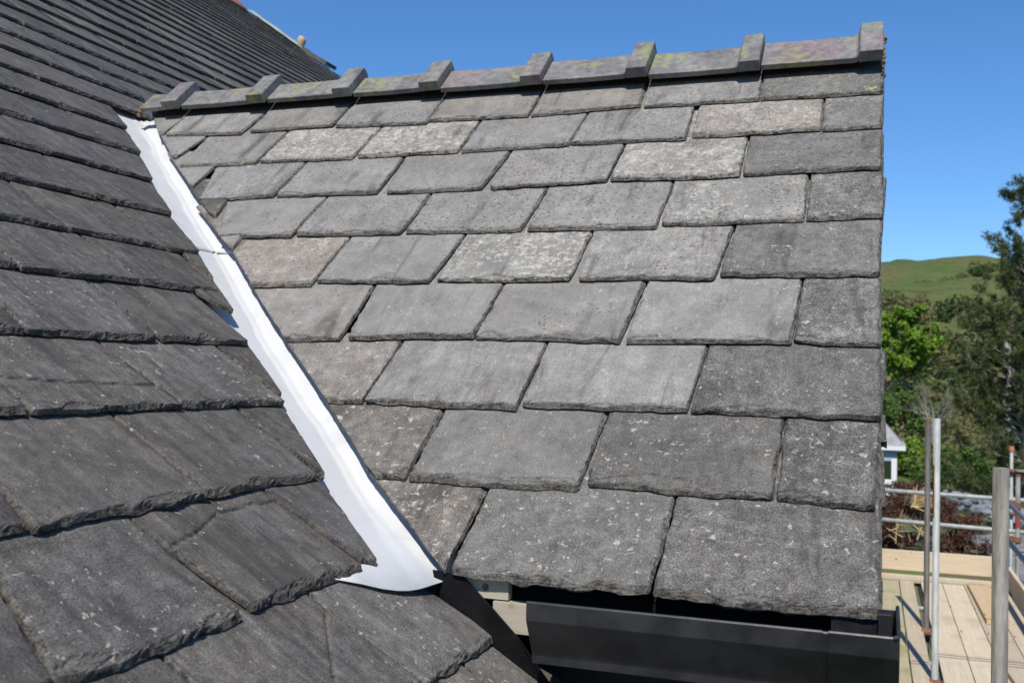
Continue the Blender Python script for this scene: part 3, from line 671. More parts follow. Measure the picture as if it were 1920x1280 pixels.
# ---------------- ridge tiles: angled body and a raised collar at the right-hand end
def ridge_mat():
    t = NT('ridge_tile_fired_clay'); o = t.obj()
    rnd = t.n('ShaderNodeObjectInfo').outputs['Random']
    big = t.noise(o, 8, 4, .6); mid = t.noise(o, 40, 5, .7); fine = t.noise(o, 240, 5, .75)
    c = t.mix(t.ramp(big, .35, .65), (.135, .132, .130), (.225, .22, .205))
    c = t.mix(t.math('MULTIPLY', t.ramp(t.noise(o, 6, 2), .42, .6), t.ramp(rnd, .2, .9)), c, (.215, .17, .175))
    c = t.scale(c, t.math('MULTIPLY_ADD', t.ramp(mid, .3, .7), .5, .72)); c = t.scale(c, t.math('MULTIPLY_ADD', fine, .8, .6))
    y = t.math('MULTIPLY', t.ramp(t.noise(o, 40, 7, .75, .5), .48, .56), t.ramp(t.noise(o, 6.5, 2), .51, .61))
    c = t.mix(t.math('MULTIPLY', y, .8), c, (.25, .265, .09))
    g = t.ramp(t.noise(o, 60, 5, .7), .60, .68)
    c = t.mix(t.math('MULTIPLY', g, .4), c, (.36, .36, .33))
    return t.done(c, .6, spec=.35, normal=t.bump(t.math('ADD', mid, fine), .45, .002))
RT = ridge_mat()
MORTAR = simple('orange_lichened_mortar', (.42, .22, .07), (.20, .15, .10), 60, .95, bump=.9, bdist=.01)
COLS = [(-2.58, -2.505), (-2.20, -2.125), (-1.84, -1.768), (-1.50, -1.424), (-1.125, -1.050), (-.762, -.692), (-.405, -.338), (-.050, .021)]
def wing(hout, blip, n=5):
    """cross-section near lip -> rounded apex -> far lip, as (y, z) camera-relative, at outer height hout over the slates"""
    A = []
    apx_b = (RIDGE_Y - (1.45 - hout) * .66439) / .74738
    for b_ in np.linspace(blip, apx_b - .014, n):
        p = b_ * Du + (Dk + hout) * Dn; A.append((p[1], p[2]))
    p = apx_b * Du + (Dk + hout) * Dn
    A2 = [(2 * RIDGE_Y - y, z) for y, z in A[::-1]]
    return A + [(RIDGE_Y, p[2] - .0042)] + A2
x_prev = -2.70
for i, (c0, c1) in enumerate(COLS):
    blip = float(np.interp(c0, [-2.6, -1.5, -.7, 0], [3.082, 3.080, 3.052, 3.040]))
    dz = random.uniform(-.003, .003)
    sec = []   # (x, hout, lip)
    xs = [(x_prev + .003, .036, blip), (x_prev + .006, .037, blip), (x_prev * .5 + c0 * .5, .036 + random.uniform(-.002, .001), blip + .002), (c0 - .018, .037, blip), (c0 - .006, .039, blip - .003), (c0, .045, blip - .008), (c0 + .004, .062, blip - .016), (c0 + .008, .065, blip - .018), (c1 - .004, .066, blip - .018), (c1, .063, blip - .016)]
    V = []; F = []; m = None
    for (x, ho, lp) in xs:
        o_ = wing(ho, lp); inn = wing(ho - (.018 if ho < .05 else .036), lp)
        ring = [(x, y, z + H + dz) for y, z in o_] + [(x, y, z + H + dz) for y, z in inn[::-1]]
        m = len(ring); V += ring
    ns = len(xs)
    for k in range(ns - 1):
        for j in range(m):
            F.append((k * m + j, k * m + (j + 1) % m, (k + 1) * m + (j + 1) % m, (k + 1) * m + j))
    hN = m // 2
    for base, fl in ((0, 1), ((ns - 1) * m, 0)):
        for j in range(hN - 1):
            f_ = (base + j, base + j + 1, base + m - 2 - j, base + m - 1 - j)
            F.append(f_ if not fl else f_[::-1])
    me = mesh('ridge_tile', V, [f[::-1] for f in F])
    o = link('ridge_tile', me, RT, house)
    bv = o.modifiers.new('b', 'BEVEL'); bv.width = .0035; bv.segments = 2; bv.limit_method = 'ANGLE'; bv.angle_limit = math.radians(28)
    if i in (1, 4, 5): o['label'] = 'purplish ridge tile with yellow-green lichen'
    if i == 7: o['label'] = 'end ridge tile with orange lichened mortar in its open end'
    x_prev = c1
    last = o
# bedding under the ridge and the lichened mortar in the open end
b = MB()
y0, z0 = (3.10 * Du + (Dk + .012) * Dn)[1:]; za = float((3.16 * Du + (Dk + .01) * Dn)[2])
b.add([(-2.66, y0, z0 + H - .03), (.012, y0, z0 + H - .03), (.012, RIDGE_Y, za + H), (-2.66, RIDGE_Y, za + H), (-2.66, 2 * RIDGE_Y - y0, z0 + H - .03), (.012, 2 * RIDGE_Y - y0, z0 + H - .03)], [(0, 1, 2, 3), (3, 2, 5, 4), (1, 5, 2), (0, 3, 4)])
b.build('ridge_bedding', simple('dark_old_mortar', (.05, .048, .045), (.09, .085, .08), 50, .95, bump=.8), house)
bm = bmesh.new()
for k in range(34):
    u = k / 33; yy = RIDGE_Y + (u - .5) * .30; zz = 1.085 - abs(u - .5) * 2 * .125 + H - .014
    r_ = random.uniform(.004, .008)
    bmesh.ops.create_icosphere(bm, subdivisions=2, radius=r_, matrix=Matrix.Translation((.019 + random.uniform(-.004, .005), yy, zz - random.uniform(0, .015))))
for v in bm.verts: v.co += Vector((fbm(v.co.y * 80, v.co.z * 80, 3, 2), fbm(v.co.y * 80, v.co.z * 80, 4, 2), fbm(v.co.x * 80, v.co.z * 80, 5, 2))) * .004
me = bpy.data.meshes.new('mortar'); bm.to_mesh(me); bm.free(); link('mortar', me, MORTAR, last)
bm = bmesh.new()
for k in range(8):
    p = DP(-2.70 + random.uniform(-.006, .006), 3.075 + k * .006, .012 + random.uniform(0, .02))
    bmesh.ops.create_icosphere(bm, subdivisions=2, radius=random.uniform(.006, .011), matrix=Matrix.Translation(p))
me = bpy.data.meshes.new('mortar'); bm.to_mesh(me); bm.free(); link('mortar', me, MORTAR, house)

# ---------------- eave: fascia, packers, gap shade sheet, gutter
b = MB(); b.box(-.626, -.02, 1.832, 1.855, H - .530, H - .345); b.build('fascia_board', FELT, house, .001)
b = MB(); b.box(-.712, -.627, 1.792, 1.815, H - .417, H - .365); o = b.build('packing_timber', PALEWOOD, house, .001)
b = MB(); b.tube((-.672, 1.7918, H - .396), (-.672, 1.7900, H - .396), .0065, n=12); b.build('nail_head', RUST, o)
b = MB(); b.box(-.655, -.553, 1.787, 1.815, H - .475, H - .4195); b.build('packing_timber', PALEWOOD, house, .001)
# black sheet standing in for the shaded void at the valley foot
b = MB()
pts = [(-.775, 1.782, -.372), (-.716, 1.783, -.378), (-.655, 1.779, -.430), (-.600, 1.775, -.480), (-.520, 1.772, -.575), (-.520, 1.80, -.64), (-.66, 1.800, -.58), (-.72, 1.795, -.50), (-.765, 1.79, -.43)]
b.add([(x, y, z + H) for x, y, z in pts] + [(x, y + .006, z + H) for x, y, z in pts], [tuple(range(9))[::-1], tuple(range(9, 18))] + [(i, (i + 1) % 9, 9 + (i + 1) % 9, 9 + i) for i in range(9)])
b.build('valley_gap_shade', FELT, house, smooth=False)
b = MB(); b.box(-.60, -.02, 1.856, 1.90, H - .54, H - .53); b.build('soffit_board', DARKWALL, house)

def gutter_run(name, x0, x1, grow=0.0, parent=None, back=-.412):
    # profile (y, z) from the front lip down, round and up the back, outer skin then inner
    P_ = [(1.657, -.383), (1.6555, -.386), (1.6555, -.415), (1.692, -.477), (1.694, -.482), (1.694, -.496), (1.712, -.499), (1.772, -.499), (1.775, -.496), (1.775, back)]
    g = grow
    th = .0024
    outer = [(y + (-g if y < 1.70 else (g if y > 1.76 else 0)), z - (g if z < -.49 else 0) + (g * .6 if z > -.39 else 0)) for y, z in P_]
    inner = [(y + (th if y < 1.70 else (-th if y > 1.76 else 0)), z + (th if z < -.48 else 0)) for y, z in outer]
    prof = outer + inner[::-1]; m = len(prof)
    V = [(x, y, z + H) for x in (x0, x1) for y, z in prof]
    F = [(j, (j + 1) % m, m + (j + 1) % m, m + j) for j in range(m)]
    n = m // 2
    for base, fl in ((0, 0), (m, 1)):
        for j in range(n - 1):
            f = (base + j, base + m - 1 - j, base + m - 2 - j, base + j + 1); F.append(f[::-1] if fl else f)
    me = mesh(name, V, F); o = link(name, me, PVC, parent)
    bv = o.modifiers.new('b', 'BEVEL'); bv.width = .0008; bv.segments = 2; bv.limit_method = 'ANGLE'
    return o
gut = gutter_run('gutter', -.547, -.0680, 0, house)
gutter_run('gutter', -.0600, .040, .0018, house, -.368)['label'] = 'short gutter end piece with a closed stop end'
gutter_run('gutter_union', -.085, -.046, -.0030, gut)
# stop end with a turned lip
b = MB()
cap = [(1.652, -.380), (1.652, -.416), (1.688, -.477), (1.690, -.483), (1.690, -.498), (1.712, -.503), (1.776, -.503), (1.779, -.499), (1.779, -.366), (1.760, -.358), (1.70, -.368)]
n = len(cap)
b.add([(.0385, y, z + H) for y, z in cap] + [(.0425, y, z + H) for y, z in cap], [tuple(range(n)), tuple(range(n, 2 * n))[::-1]] + [(i, n + i, n + (i + 1) % n, (i + 1) % n) for i in range(n)])
b.tube((.0415, 1.653, H - .381), (.0415, 1.701, H - .3685), .0028, n=8); b.tube((.0415, 1.701, H - .3685), (.0415, 1.762, H - .3585), .0028, n=8)
b.tube((.0415, 1.654, H - .382), (.034, 1.654, H - .384), .0042, n=8)
b.build('stop_end', PVC, gut, .0006)
b = MB(); b.box(.012, .034, 1.760, 1.7745, H - .48, H - .372); b.build('gutter_clip', PVC, gut, .001)
for x in (-.448, -.028, -.250):
    b = MB(); b.tube((x, 1.7725, H - .425), (x, 1.7680, H - .425), .0075, .006, n=14); b.tube((x, 1.768, H - .425), (x, 1.7665, H - .425), .0045, .002, n=10)
    b.build('screw', GALV_L, gut, smooth=True)
# ---------------- far verge of the main roof: lead strip, loose stone pieces, clay ridge
LEAD = simple('green_stained_lead', (.30, .35, .31), (.40, .43, .40), 9, .6, bump=.3)
g_ = []
for i in range(15):
    t_ = 9.75 + i * .085
    g_.append([MP(13.78 + .03 * math.sin(i * 1.7), t_, .018), MP(13.90, t_, .034 + .008 * math.sin(i)), MP(14.03, t_, .040), MP(14.06, t_, -.05)])
G = np.array(g_); idx = np.arange(60).reshape(15, 4)
o = link('verge_flashing', mesh('verge_flashing', G.reshape(-1, 3), np.stack([idx[:-1, :-1], idx[:-1, 1:], idx[1:, 1:], idx[1:, :-1]], -1).reshape(-1, 4), True), LEAD, house)
so = o.modifiers.new('s', 'SOLIDIFY'); so.thickness = .006
o['label'] = 'pale green lead strip along the far verge'
make_slate('loose_slate', house, MP, (13.72, 9.74, 13.72, 9.18, 14.06, 9.20, 14.06, 9.76), .03, dict(tone=.09, grain=.5, lich=.2), 777, gauge=.45, full=False, lift=.075)['label'] = 'lifted dark slate at the far verge'
bm = bmesh.new(); bmesh.ops.create_icosphere(bm, subdivisions=3, radius=.10, matrix=Matrix.Translation(MP(13.86, 9.86, .085)) @ Matrix.Diagonal((.7, .6, .95, 1)))
for v in bm.verts: v.co += Vector((fbm(v.co.y * 12, v.co.z * 12, 3, 2), fbm(v.co.y * 12, v.co.x * 12, 4, 2), fbm(v.co.x * 12, v.co.z * 12, 5, 2))) * .02
me = bpy.data.meshes.new('mortar_lump'); bm.to_mesh(me); bm.free(); link('mortar_lump', me, simple('tan_mortar', (.50, .40, .25), (.40, .32, .2), 20, .9), house)
CLAY = simple('terracotta_ridge', (.38, .12, .06), (.30, .10, .06), 8, .8)
zc = pk[2]; b = MB()
for k in range(38):
    y0 = -4 + k * .475
    pr = [(-.20, -.13), (-.06, .03), (0, .055), (.06, .03), (.20, -.13), (.18, -.15), (0, .03), (-.18, -.15)]
    b.add([(ex_ + x, y, zc + z + .03) for y in (y0, min(y0 + .47, 14.05)) for x, z in pr], [(j, (j + 1) % 8, 8 + (j + 1) % 8, 8 + j) for j in range(8)] + [(7, 6, 1, 0), (6, 5, 4, 3), (6, 3, 2, 1)] + [(8, 9, 14, 15), (11, 12, 13, 14), (9, 10, 11, 14)])
b.build('clay_ridge', CLAY, house)
# ------------------------------------------------------------------ scaffold beside the house
DZ = H - 2.15          # top of the boards
TR = .0242
def tubepart(name, p, q, mat, parent, r=TR, hollow=False, label=None):
    b = MB(); b.tube(p, q, r, n=20, hollow=hollow); o = b.build(name, mat, parent)
    for f in o.data.polygons: f.use_smooth = len(f.vertices) == 4
    if label: o['label'] = label
    return o
def coupler(p, parent, ax='x', mat=None):
    x, y, z = p; b = MB()
    b.tube((x, y, z - .03), (x, y, z + .03), .036, n=14)
    if ax == 'x': b.tube((x - .035, y - .05, z), (x + .035, y - .05, z), .036, n=14); b.box(x - .02, x + .02, y - .06, y + .01, z - .02, z + .02); b.tube((x + .03, y + .01, z + .01), (x + .075, y + .01, z + .01), .009, n=6)
    else: b.tube((x - .05, y - .035, z), (x - .05, y + .035, z), .036, n=14); b.box(x - .06, x + .01, y - .02, y + .02, z - .02, z + .02); b.tube((x, y + .03, z + .01), (x, y + .075, z + .01), .009, n=6)
    return b.build('coupler', mat or RUST, parent, .002)
scaf = empty('scaffold', (.45, 8.0, 0), label='tube-and-fitting scaffold with boarded lift beside the dormer gable', cat='scaffold')
# standards
o1 = tubepart('standard', (.381, 3.545, 0), (.381, 3.545, H - .262), GALV, scaf, hollow=True, label='thick weathered steel pole nearest the camera')
o2 = tubepart('standard', (.446, 8.10, 0), (.446, 8.10, H - .262), GALV_L, scaf, hollow=True, label='pale galvanised pole with a red painted stripe')
b = MB(); 
for k in range(7):
    a0, a1 = math.radians(178 + k * 8), math.radians(186 + k * 8); rr = TR + .0006
    V = [(.446 + rr * math.cos(a), 8.10 + rr * math.sin(a), z) for a in (a0, a1) for z in (H - .98, H - .60)]
    b.add(V, [(0, 2, 3, 1)])
b.build('red_stripe', RED, o2)
tubepart('standard', (.462, 9.70, 0), (.462, 9.70, H - .330), GALV_D, scaf, hollow=True, label='dull dark steel pole behind the pale one')
b = MB(); b.tube((.462, 9.70, H - .365), (.462, 9.70, H - .327), TR + .0012, n=16); b.build('rust_band', RUST, scaf)
o4 = tubepart('standard', (1.445, 11.92, 0), (1.445, 11.92, H - .945), GALV, scaf, label='corner pole with red paint marks')
b = MB(); b.tube((1.445, 11.92, H - 1.50), (1.445, 11.92, H - 1.235), TR + .001, n=16); b.build('red_band', RED, o4); b = MB(); b.tube((1.445, 11.92, H - .965), (1.445, 11.92, H - .943), TR + .001, n=16); b.build('red_band', RED, o4)
tubepart('standard', (1.445, 5.2, 0), (1.445, 5.2, H - .9), GALV, scaf)
# guard rails
tubepart('guard_rail', (-.6, 12.47, H - 1.222), (2.6, 12.47, H - 1.285), GALV_L, scaf)
tubepart('guard_rail', (-.6, 12.47, H - 1.548), (2.6, 12.47, H - 1.640), GALV_L, scaf)
tubepart('guard_rail', (1.365, 3.0, H - 1.262), (1.365, 12.1, H - 1.262), GALV_L, scaf)
tubepart('guard_rail', (1.335, 3.0, H - 1.62), (1.335, 12.1, H - 1.62), GALV_L, scaf)
tubepart('ledger', (1.445 - .05, 3.0, DZ - .09), (1.445 - .05, 12.6, DZ - .09), GALV, scaf)
tubepart('ledger', (.51, 3.0, DZ - .085), (.51, 12.6, DZ - .085), GALV, scaf)
for y in (4.9, 6.8, 8.18, 8.80, 9.78, 10.9, 12.2): tubepart('transom', (-.3, y, DZ - .065), (1.62, y, DZ - .065), GALV_L, scaf)
coupler((1.445, 11.92, H - 1.262), scaf, 'y'); coupler((1.445, 11.92, H - 1.62), scaf, 'y'); coupler((1.445, 11.92, DZ - .06), scaf, 'y')
coupler((.446, 8.10, DZ - .02), scaf, 'x'); coupler((.462, 9.70, DZ - .01), scaf, 'x'); coupler((.446, 8.10, DZ - .25), scaf, 'x', ORANGE)
# toe boards
b = MB(); b.box(.05, 1.385, 12.37, 12.408, DZ + .045, DZ + .265); b.build('toe_board', BOARD_X, scaf, .004)
b = MB(); b.box(1.362, 1.400, 4.2, 12.30, DZ + .004, DZ + .215); b.build('toe_board', BOARD, scaf, .004)

def board(x0, x1, y0, y1, lab, mat=BOARD, z=0.0, turn=0.0):
    t = empty('scaffold_board', ((x0 + x1) / 2, (y0 + y1) / 2, DZ - .038 + z), label=lab, cat='scaffold board', group='boards laid on the scaffold')
    b = MB(); hx, hy = (x1 - x0) / 2, (y1 - y0) / 2
    b.box(-hx, hx, -hy, hy, 0, .038)
    o = b.build('plank', mat, None, .003); o.parent = t
    for s in (-1, 1):
        b = MB()
        if hy > hx: b.box(-hx - .001, hx + .001, s * (hy - .03) - .012, s * (hy - .03) + .012, -.001, .0392)
        else: b.box(s * (hx - .03) - .012, s * (hx - .03) + .012, -hy - .001, hy + .001, -.001, .0392)
        e = b.build('end_band', GALV, None); e.parent = t
    t.rotation_euler[2] = turn
    return t
XS = [(.512, .722), (.728, .936), (.942, 1.146), (1.152, 1.352)]
LB = [['far board right of the gap between the poles', 'second far board right of the pole gap', 'far board behind the thick near pole', 'far board against the outer toe board'],
      ['near board right of the gap between the poles', 'second near board right of the pole gap', 'near board behind the thick near pole', 'near board against the outer toe board']]
for i, (x0, x1) in enumerate(XS):
    board(x0, x1, 8.84, 12.02, LB[0][i], BOARD_NEW if i == 2 and False else BOARD, random.uniform(0, .003))
    board(x0 - .004, x1 - .004, 4.95, 8.832, LB[1][i], BOARD_OLD if i == 1 and False else BOARD, random.uniform(0, .003))
board(.975, 1.16, 10.15, 11.9, 'short fresh orange board lying on the others beside the thick pole', BOARD_NEW, .042, .01)
board(.298, .437, 8.55, 12.05, 'narrow board left of the pole gap striped by pole shadows', BOARD, .001)
board(.298, .437, 4.95, 8.54, 'narrow near board left of the pole gap', BOARD, .001)
board(.065, .288, 6.3, 12.03, 'greenish weathered board nearest the house gable', BOARD_OLD, -.004)
board(.03, 1.35, 12.05, 12.20, 'crosswise pale board at the far end of the deck', BOARD, .008)
board(.03, 1.35, 12.21, 12.362, 'second crosswise pale board tight against the end toe board', BOARD, .004)
t_ = board(1.02, 1.25, 6.2, 8.6, 'pale loose board resting askew near the outer edge', BOARD, .04, .06)

# a second scaffold farther along the building
sc2 = empty('scaffold', (2.3, 18, 0), label='slim distant scaffold with orange-capped pole at the right edge', cat='scaffold')
tubepart('standard', (2.088, 18.0, 0), (2.088, 18.0, H - 1.03), GALV_L, sc2)
b = MB(); b.tube((2.088, 18.0, H - 1.06), (2.088, 18.0, H - .985), TR * 1.5, n=14); b.build('orange_cap', ORANGE, sc2)
for z, mt in ((-1.37, GALV_L), (-1.82, GALV_L), (-2.04, GALV_L), (-2.62, GALV_L), (-2.68, GALV_L)): tubepart('guard_rail', (2.07, 18.05, H + z), (6.2, 18.05, H + z - .12), mt, sc2)
tubepart('standard', (4.2, 18.0, 0), (4.2, 18.0, H - 1.1), GALV, sc2); tubepart('standard', (6.1, 18.0, 0), (6.1, 18.0, H - 1.1), GALV, sc2)
for x in (2.088, 4.2): coupler((x, 18, H - 1.37), sc2, 'x'); coupler((x, 18, H - 2.04), sc2, 'x')

# ------------------------------------------------------------------ ground, valley side and hills
def terrain(x, y):
    d = np.hypot(x, y) + 1e-6
    ang = np.arctan2(x, y)                     # 0 straight out along the scaffold
    z = np.interp(d, [0, 30, 60, 90, 130, 200, 300, 420, 600, 800], [0, 0, .5, 1.4, 4.0, 9.5, 21, 36, 44, 50])
    z = z + fbm(x / 55, y / 55, 3, 4) * np.clip(d - 30, 0, 400) / 400 * 10
    knoll = 16 * np.exp(-(((x - 75) / 75) ** 2 + ((y - 560) / 150) ** 2))
    back = np.interp(ang, [-3.2, -.5, .007, .028, .07, .1, .12, .3, .9, 3.2], [60, 80, 112, 119, 122, 120, 113, 100, 110, 60]) * sstep(d, 700, 1520)
    far = -60 * sstep(d, 1700, 4000)
    return z + knoll + back + far + fbm(x / 260, y / 260, 5, 4) * np.clip((d - 500) / 900, 0, 1) * 9
rad = np.concatenate([np.linspace(0.5, 60, 24), np.geomspace(66, 7000, 120)])
# finer spokes towards the garden side, coarser behind
ang = np.concatenate([np.linspace(-.5, .9, 240, endpoint=False), np.linspace(.9, 2 * math.pi - .5, 120)])
A_, R_g = np.meshgrid(ang, rad)
X = R_g * np.sin(A_); Y = R_g * np.cos(A_); Z = terrain(X, Y)
ny, nx = X.shape; idx = np.arange(ny * nx).reshape(ny, nx)
F = np.stack([idx[:-1, :-1], idx[1:, :-1], idx[1:, 1:], idx[:-1, 1:]], -1).reshape(-1, 4)
V = np.stack([X, Y, Z], -1).reshape(-1, 3)
t = NT('hillside_pasture'); o_ = t.n('ShaderNodeNewGeometry').outputs['Position']
n1 = t.noise(o_, .012, 6, .6, .6); n2 = t.noise(o_, .09, 5, .7); n3 = t.noise(o_, .9, 4, .7); n4 = t.noise(o_, .004, 4, .55, .4)
c = t.mix(t.ramp(n1, .42, .60), (.074, .118, .030), (.110, .120, .044))
c = t.mix(t.ramp(n4, .56, .68), c, (.13, .115, .055))
c = t.mix(t.math('MULTIPLY', t.ramp(n2, .50, .62), .7), c, (.045, .070, .022))
c = t.scale(c, t.math('MULTIPLY_ADD', n3, .7, .65))
pasture = t.done(c, .95, spec=.1)
o = link('ground', mesh('ground', V, F, True), pasture); o['kind'] = 'structure'

# ------------------------------------------------------------------ foliage
def leaf_mat(name, c0, c1, c2=None, sc=.8, tr=.25):
    t = NT(name); o_ = t.n('ShaderNodeNewGeometry').outputs['Position']
    ln = t.attr('lv').outputs['Vector']; sp = t.n('ShaderNodeSeparateXYZ'); t.l(ln, sp.inputs[0])
    c = t.mix(sp.outputs[0], c0, c1)
    c = t.mix(t.math('MULTIPLY', t.ramp(sp.outputs[1], .72, .95), .8), c, c2 or c1)
    m = t.done(c, .6, spec=.25)
    tl = t.n('ShaderNodeBsdfTranslucent'); t.l(t.scale(c, 1.3), tl.inputs[0])
    mx = t.n('ShaderNodeMixShader'); mx.inputs[0].default_value = tr
    t.l(t.b.outputs[0], mx.inputs[1]); t.l(tl.outputs[0], mx.inputs[2]); t.l(mx.outputs[0], t.out.inputs[0])
    return m
def leaves(name, cen, nrm, size, mat, parent, aspect=.6, seed=1, **k):
    """one leaf-sized quad per centre, loosely facing nrm"""
    g = np.random.default_rng(seed); n = len(cen)
    d = nrm + g.normal(size=(n, 3)) * .75; d /= np.linalg.norm(d, axis=1)[:, None] + 1e-9
    u = np.cross(d, g.normal(size=(n, 3))); u /= np.linalg.norm(u, axis=1)[:, None] + 1e-9
    v = np.cross(d, u); s = (size * g.uniform(.6, 1.35, n))[:, None]
    P = np.stack([cen - u * s, cen - v * s * aspect, cen + u * s, cen + v * s * aspect], 1).reshape(-1, 3)
    F = np.arange(4 * n).reshape(n, 4)
    lv = np.repeat(np.stack([g.random(n), g.random(n), g.random(n)], -1), 4, 0)
    o = link(name, mesh(name, P, F, False, {'lv': lv}), mat, parent); tag(o, **k)
    return o
def clumps(centres, radii, per, seed, flat=.75, shell=.55):
    g = np.random.default_rng(seed); C = []; N = []
    for c, r in zip(centres, radii):
        d = g.normal(size=(per, 3)); d /= np.linalg.norm(d, axis=1)[:, None]
        rr = r * (shell + (1 - shell) * g.random(per)) * (1 + .3 * fbm(d[:, 0] * 2.5 + c[0], d[:, 1] * 2.5 + d[:, 2] * 1.7, seed, 2))
        C.append(np.asarray(c) + d * rr[:, None] * (1, 1, flat)); N.append(d + np.array([0, 0, .35]))
    return np.concatenate(C), np.concatenate(N)
BARK = simple('tree_bark', (.12, .09, .06), (.20, .16, .11), 14, .9, bump=.6, bdist=.02, stretch=(1, 1, .25))
BARK_G = simple('grey_bark', (.24, .22, .18), (.34, .32, .26), 14, .9, bump=.4, stretch=(1, 1, .25))
def limbs(b, p, d, L, r, depth, spread, tips, g, gravity=0.05, nseg=3):
    q = np.array(p, float); d = np.array(d, float)
    for k in range(nseg):
        d2 = d + g.normal(size=3) * .14 + np.array([0, 0, gravity]); d2 /= np.linalg.norm(d2)
        q2 = q + d2 * L / nseg; r2 = r * (1 - .22)
        b.tube(q, q2, r, r2, n=6 if r > .02 else 4, cap=False); q, d, r = q2, d2, r2
        if depth > 0 and k >= 0:
            for _ in range(2 if k == nseg - 1 else 1):
                s = d + g.normal(size=3) * spread; s /= np.linalg.norm(s)
                limbs(b, q, s, L * g.uniform(.55, .78), r * .68, depth - 1, spread, tips, g, gravity, nseg)
    tips.append((q, r))
def broadleaf(name, x, y, top, crad, mat, bark, lab, cat='tree', group=None, base=None, nclump=70, per=240, leaf=.10, seed=1, flat=.8, low=.25, trunk=True):
    z0 = float(terrain(np.array([x]), np.array([y]))[0]) if base is None else base
    t = empty(name, (x, y, z0), label=lab, cat=cat, group=group)
    g = np.random.default_rng(seed); hgt = top - z0
    if trunk:
        b = MB(); tips = []
        b.tube((x, y, z0 - .3), (x + g.normal() * .1, y, z0 + hgt * .35), .035 * hgt * .6, .024 * hgt * .6, n=10)
        for k in range(5):
            a = k * 1.26 + g.random(); limbs(b, (x, y, z0 + hgt * (.25 + .03 * k)), (math.cos(a) * .6, math.sin(a) * .6, .9), hgt * .42, .013 * hgt * .6, 1, .5, tips, g)
        b.build('trunk', bark, t)
    cs = []; rs = []
    while len(cs) < nclump:
        u = g.uniform(-1, 1, 3); 
        if np.dot(u, u) > 1 or np.dot(u, u) < .12: continue
        h_ = (u[2] + 1) / 2; wdt = (1 - (h_ - .45) ** 2 * 1.6)
        cs.append((x + u[0] * crad * wdt, y + u[1] * crad * wdt, z0 + hgt * (low + (1 - low) * h_) - crad * .12)); rs.append(crad * g.uniform(.15, .30))
    C, N = clumps(cs, rs, per, seed, flat)
    C[:, 2] = np.maximum(C[:, 2], z0 + .05)
    leaves('crown', C, N, leaf, mat, t, seed=seed)
    return t
L_BRIGHT = leaf_mat('fresh_spring_leaves', (.095, .180, .016), (.17, .28, .026), (.23, .34, .04))
L_MID = leaf_mat('mid_green_leaves', (.052, .105, .020), (.095, .16, .030), (.15, .22, .05))
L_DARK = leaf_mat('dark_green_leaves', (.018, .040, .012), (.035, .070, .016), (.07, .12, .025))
L_OLIVE = leaf_mat('olive_scrub_leaves', (.11, .115, .038), (.165, .155, .060), (.22, .19, .09))
L_SPRUCE = leaf_mat('conifer_needles', (.040, .068, .018), (.095, .125, .032), (.22, .17, .065), tr=.25)
L_COPPER = leaf_mat('copper_leaves', (.060, .020, .015), (.11, .042, .028), (.18, .10, .055))

broadleaf('broadleaf_tree', 3.0, 108, H + 8.6, 3.4, L_BRIGHT, BARK, 'bright spring-green tree rising beside the slate verge below the hill', nclump=60, per=260, leaf=.20, seed=3, low=.40)
broadleaf('dark_tree', 2.6, 96, H - .6, 3.6, L_MID, BARK, 'darker green tree in front of and under the bright green crown', nclump=60, per=240, leaf=.18, seed=4, low=.05)
broadleaf('laurel_shrub', 2.5, 70, H - 3.4, 2.5, L_BRIGHT, BARK, 'fresh green bush behind the white garden room roof', 'shrub', nclump=40, per=200, leaf=.12, seed=5, low=.0, trunk=False)
broadleaf('garden_shrub', 4.2, 58, H - 3.1, 2.3, L_MID, BARK, 'olive-green rounded shrub right of the garden room', 'shrub', nclump=46, per=220, leaf=.10, seed=6, low=.0, trunk=False)
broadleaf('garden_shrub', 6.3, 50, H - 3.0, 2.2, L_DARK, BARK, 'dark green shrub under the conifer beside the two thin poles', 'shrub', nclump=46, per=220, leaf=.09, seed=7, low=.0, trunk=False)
broadleaf('garden_shrub', 5.3, 47, H - 4.45, 1.1, L_BRIGHT, BARK, 'low bright green shrub at the gravel edge', 'shrub', nclump=24, per=160, leaf=.08, seed=8, low=.0, trunk=False)
broadleaf('garden_shrub', 8.4, 52, H - 2.4, 2.6, L_MID, BARK, 'mid-green shrub at the right edge behind the distant scaffold', 'shrub', nclump=40, per=220, leaf=.10, seed=18, low=.0, trunk=False)
broadleaf('garden_shrub', 2.95, 20.5, H - 3.55, .55, L_MID, BARK, 'small green bush by the corner pole of the deck', 'shrub', nclump=20, per=120, leaf=.05, seed=28, low=.5, trunk=False, base=H - 5.2)
broadleaf('garden_shrub', 12.5, 60, H - 1.2, 3.4, L_MID, BARK, 'large shrub beyond the right edge of the garden', 'shrub', nclump=40, per=200, leaf=.12, seed=38, low=.0, trunk=False)

